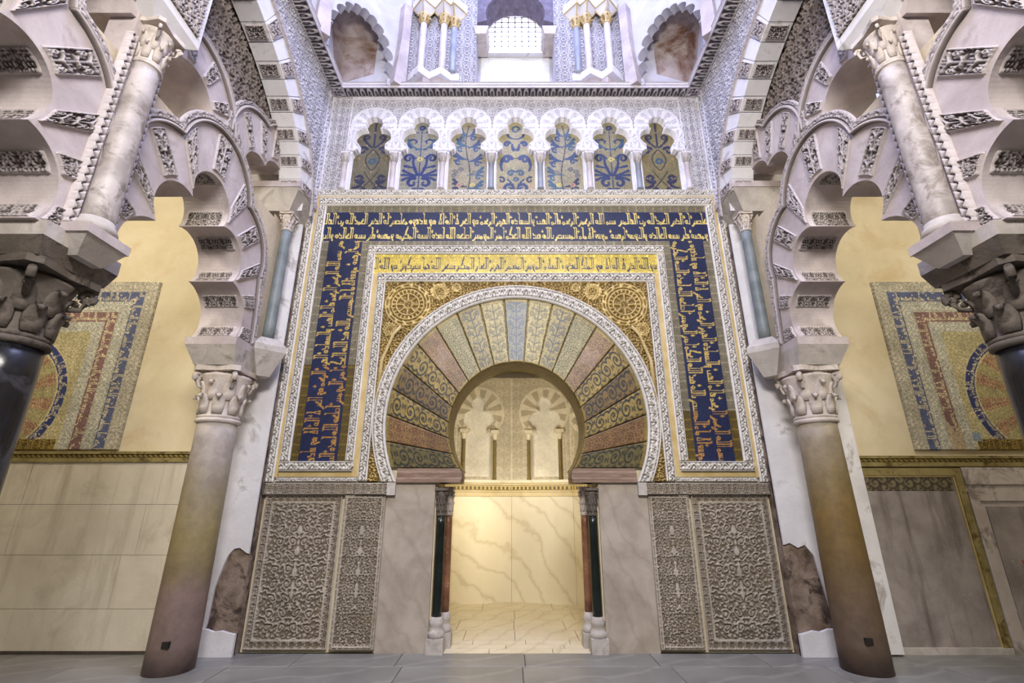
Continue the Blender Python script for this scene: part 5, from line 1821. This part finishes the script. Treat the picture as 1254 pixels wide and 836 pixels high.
# a second fragment higher up on the right
u, v = uv(1.4, 1.6, .012)
d = u
col = lerp3(C('#a3977e'), C('#c3b8a0'), p_web(u, v, .06)); bnd = (d > .12) & (d < .26); B_ = kufic(TXT_IN, seed=3)
hit = B_[np.clip((v/.0044).astype(int), 0, None) % B_.shape[0], np.clip(((.26-d)/.0044).astype(int), 0, 31)]
col[bnd] = np.where(hit[..., None], C('#cdb76c'), C('#84383c'))[bnd]
o = grid('mosaic_fragment', np.stack([5.66+u, -skirted(np.full(u.shape, .01), -.031), 4.42+v], -1), col, None, 'mosaic')
label(o, 'strip of mosaic with red script band above the portal mosaic of the painted-door side', 'mosaic')

# aisle cornices
for s, sd, z0 in ((-1, 'ashlar wall, under the portal mosaic', 1.95), (1, 'painted door panel, under the portal mosaic', 1.90)):
    t = thing('wall_cornice', 'narrow gilt rope cornice above the %s' % sd, 'cornice', (s*5, 0, z0))
    xa, xb = sorted((s*3.62 if s < 0 else s*3.98, s*XO))
    MB().box(xa, xb, -.05, .03, z0, z0+.05).build('lower_fillet', 'gold_moulding', t)
    MB().box(xa, xb, -.075, .03, z0+.09, z0+.12).build('upper_fillet', 'gold_moulding', t)
    u, v = uv(xb-xa, .06, .012)
    hh = .03+.03*np.sin(v/.06*PI)+.008*np.sin((u+v*.8)*2*PI/.06)
    grid('rope_moulding', wallmap(xa, z0+.04)(u, v, hh), lerp3(C('#55451f'), C('#b39a50'), sm(np.sin((u+v*.8)*2*PI/.06), -.5, .5)), None, 'painted_gold', t)

# left dado: large ashlar blocks
wl = structure(MB().box(-XO, -3.62, -.005, .03, 0, 1.95).build('wall_left_dado', 'dirty_joint'))
rows = [0.0, .42, .95, 1.48, 1.95]
for j in range(4):
    x = -XO; k = 0
    while x < -3.62:
        wid = 1.35+.5*rs.random(); x1 = min(x+wid, -3.62)
        if -3.62-x1 < .4: x1 = -3.62
        g = .002
        a = (x+g, x1-g, -.03, .0)
        m = MB().box(x+g, x1-g, -.030-.004*rs.random(), .0, rows[j]+g, rows[j+1]-g)
        m.build('stone_block', 'ashlar', wl)
        x = x1
MB().box(-XO, -3.6, -.05, .0, 0, .03).build('skirting', 'dirty_joint', wl)

# right dado: faded painted door panel in gilt frame, then a pale panelled door
dp = thing('door_panel', 'tall faded grey painted panel in a thin gilt rope frame beside the ochre column', 'panel', (4.5, 0, 0))
MB().box(3.98, 5.10, -.02, .03, .06, 1.86).build('board', 'weathered_wood', dp)
u, v = uv(1.06, .20, .01)
hp = p_leaves(u, v, .10)
grid('painted_frieze', wallmap(4.02, 1.62)(u, v, skirted(np.full(u.shape, .024), .0)), lerp3(C('#4a4038'), C('#8b8060'), hp)*.9, None, 'painted_gold', dp)
for (a, b, c_, d_) in ((3.98, 5.18, 1.80, 1.88), (5.10, 5.18, .04, 1.80)):
    MB().box(a, b, -.05, .03, c_, d_).build('gilt_frame', 'gold_moulding', dp)
for (a, b, c_, d_) in ((3.98, 5.12, 1.78, 1.80), (5.085, 5.10, .04, 1.78)):
    MB().box(a, b, -.035, .03, c_, d_).build('gilt_bead', 'gilt_plaster', dp)
MB().box(3.98, 5.18, -.06, .03, 0, .06).build('threshold', 'impost_stone', dp)
pd = thing('panelled_door', 'pale weathered panelled door with raised field next to the gilt-framed panel', 'door', (6.0, 0, 0))
MB().box(5.19, XO, -.03, .03, 0, 1.89).build('leaf_board', 'painted_frame', pd)
for (a, b, c_, d_) in ((5.19, 5.30, 0, 1.52), (5.19, XO, 1.52, 1.62), (5.19, XO, 1.70, 1.89), (6.5, 6.6, 0.12, 1.52), (5.30, XO, 0, .12)):
    MB().box(a, b, -.055, .0, c_, d_).build('rail', 'painted_frame', pd)
MB().box(5.36, 6.44, -.042, .0, .18, 1.46).build('raised_field', 'weathered_wood', pd)
m = MB().lathe([(.004, .62), (.02, .63), (.028, .66), (.03, .72), (.018, .76), (.006, .78)], 5.56, -.09, 12)
ts = thing('tassel', 'small dark red tassel hanging on the pale panelled door', 'tassel', (5.56, -.09, .60))
m.build('tuft', 'red_cloth', ts, True)
MB().tube([(5.56, -.09, .78), (5.56, -.06, .90)], .006, 6).build('cord', 'red_cloth', ts)
MB().lathe([(.012, .775), (.018, .79), (.012, .805)], 5.56, -.088, 10).build('knot', 'red_cloth', ts, True)

# plaster blocks (faint courses) of the left aisle wall above the mosaic stay in the plaster material
# bright lattice window far up in the right aisle
lw = structure(thing('window_2', 'x', 'x', (5.95, 0, 6.9))); del lw['label'], lw['category']
MB().box(5.6, 6.35, .0, .03, 6.85, 7.95).build('daylight_pane', 'aisle_window_light', lw)
for z in np.arange(6.85, 7.96, .18):
    MB().box(5.6, 6.35, -.02, .0, z-.008, z+.008).build('lattice_bar', 'slate_marble', lw)
for x in np.arange(5.6, 6.36, .15):
    MB().box(x-.008, x+.008, -.02, .0, 6.85, 7.95).build('lattice_bar', 'slate_marble', lw)
for a, b, c_, d_ in ((5.52, 5.6, 6.8, 8.0), (6.35, 6.43, 6.8, 8.0), (5.6, 6.35, 6.78, 6.85), (5.6, 6.35, 7.95, 8.02)):
    MB().box(a, b, -.04, .03, c_, d_).build('window_frame', 'plaster_white', lw)
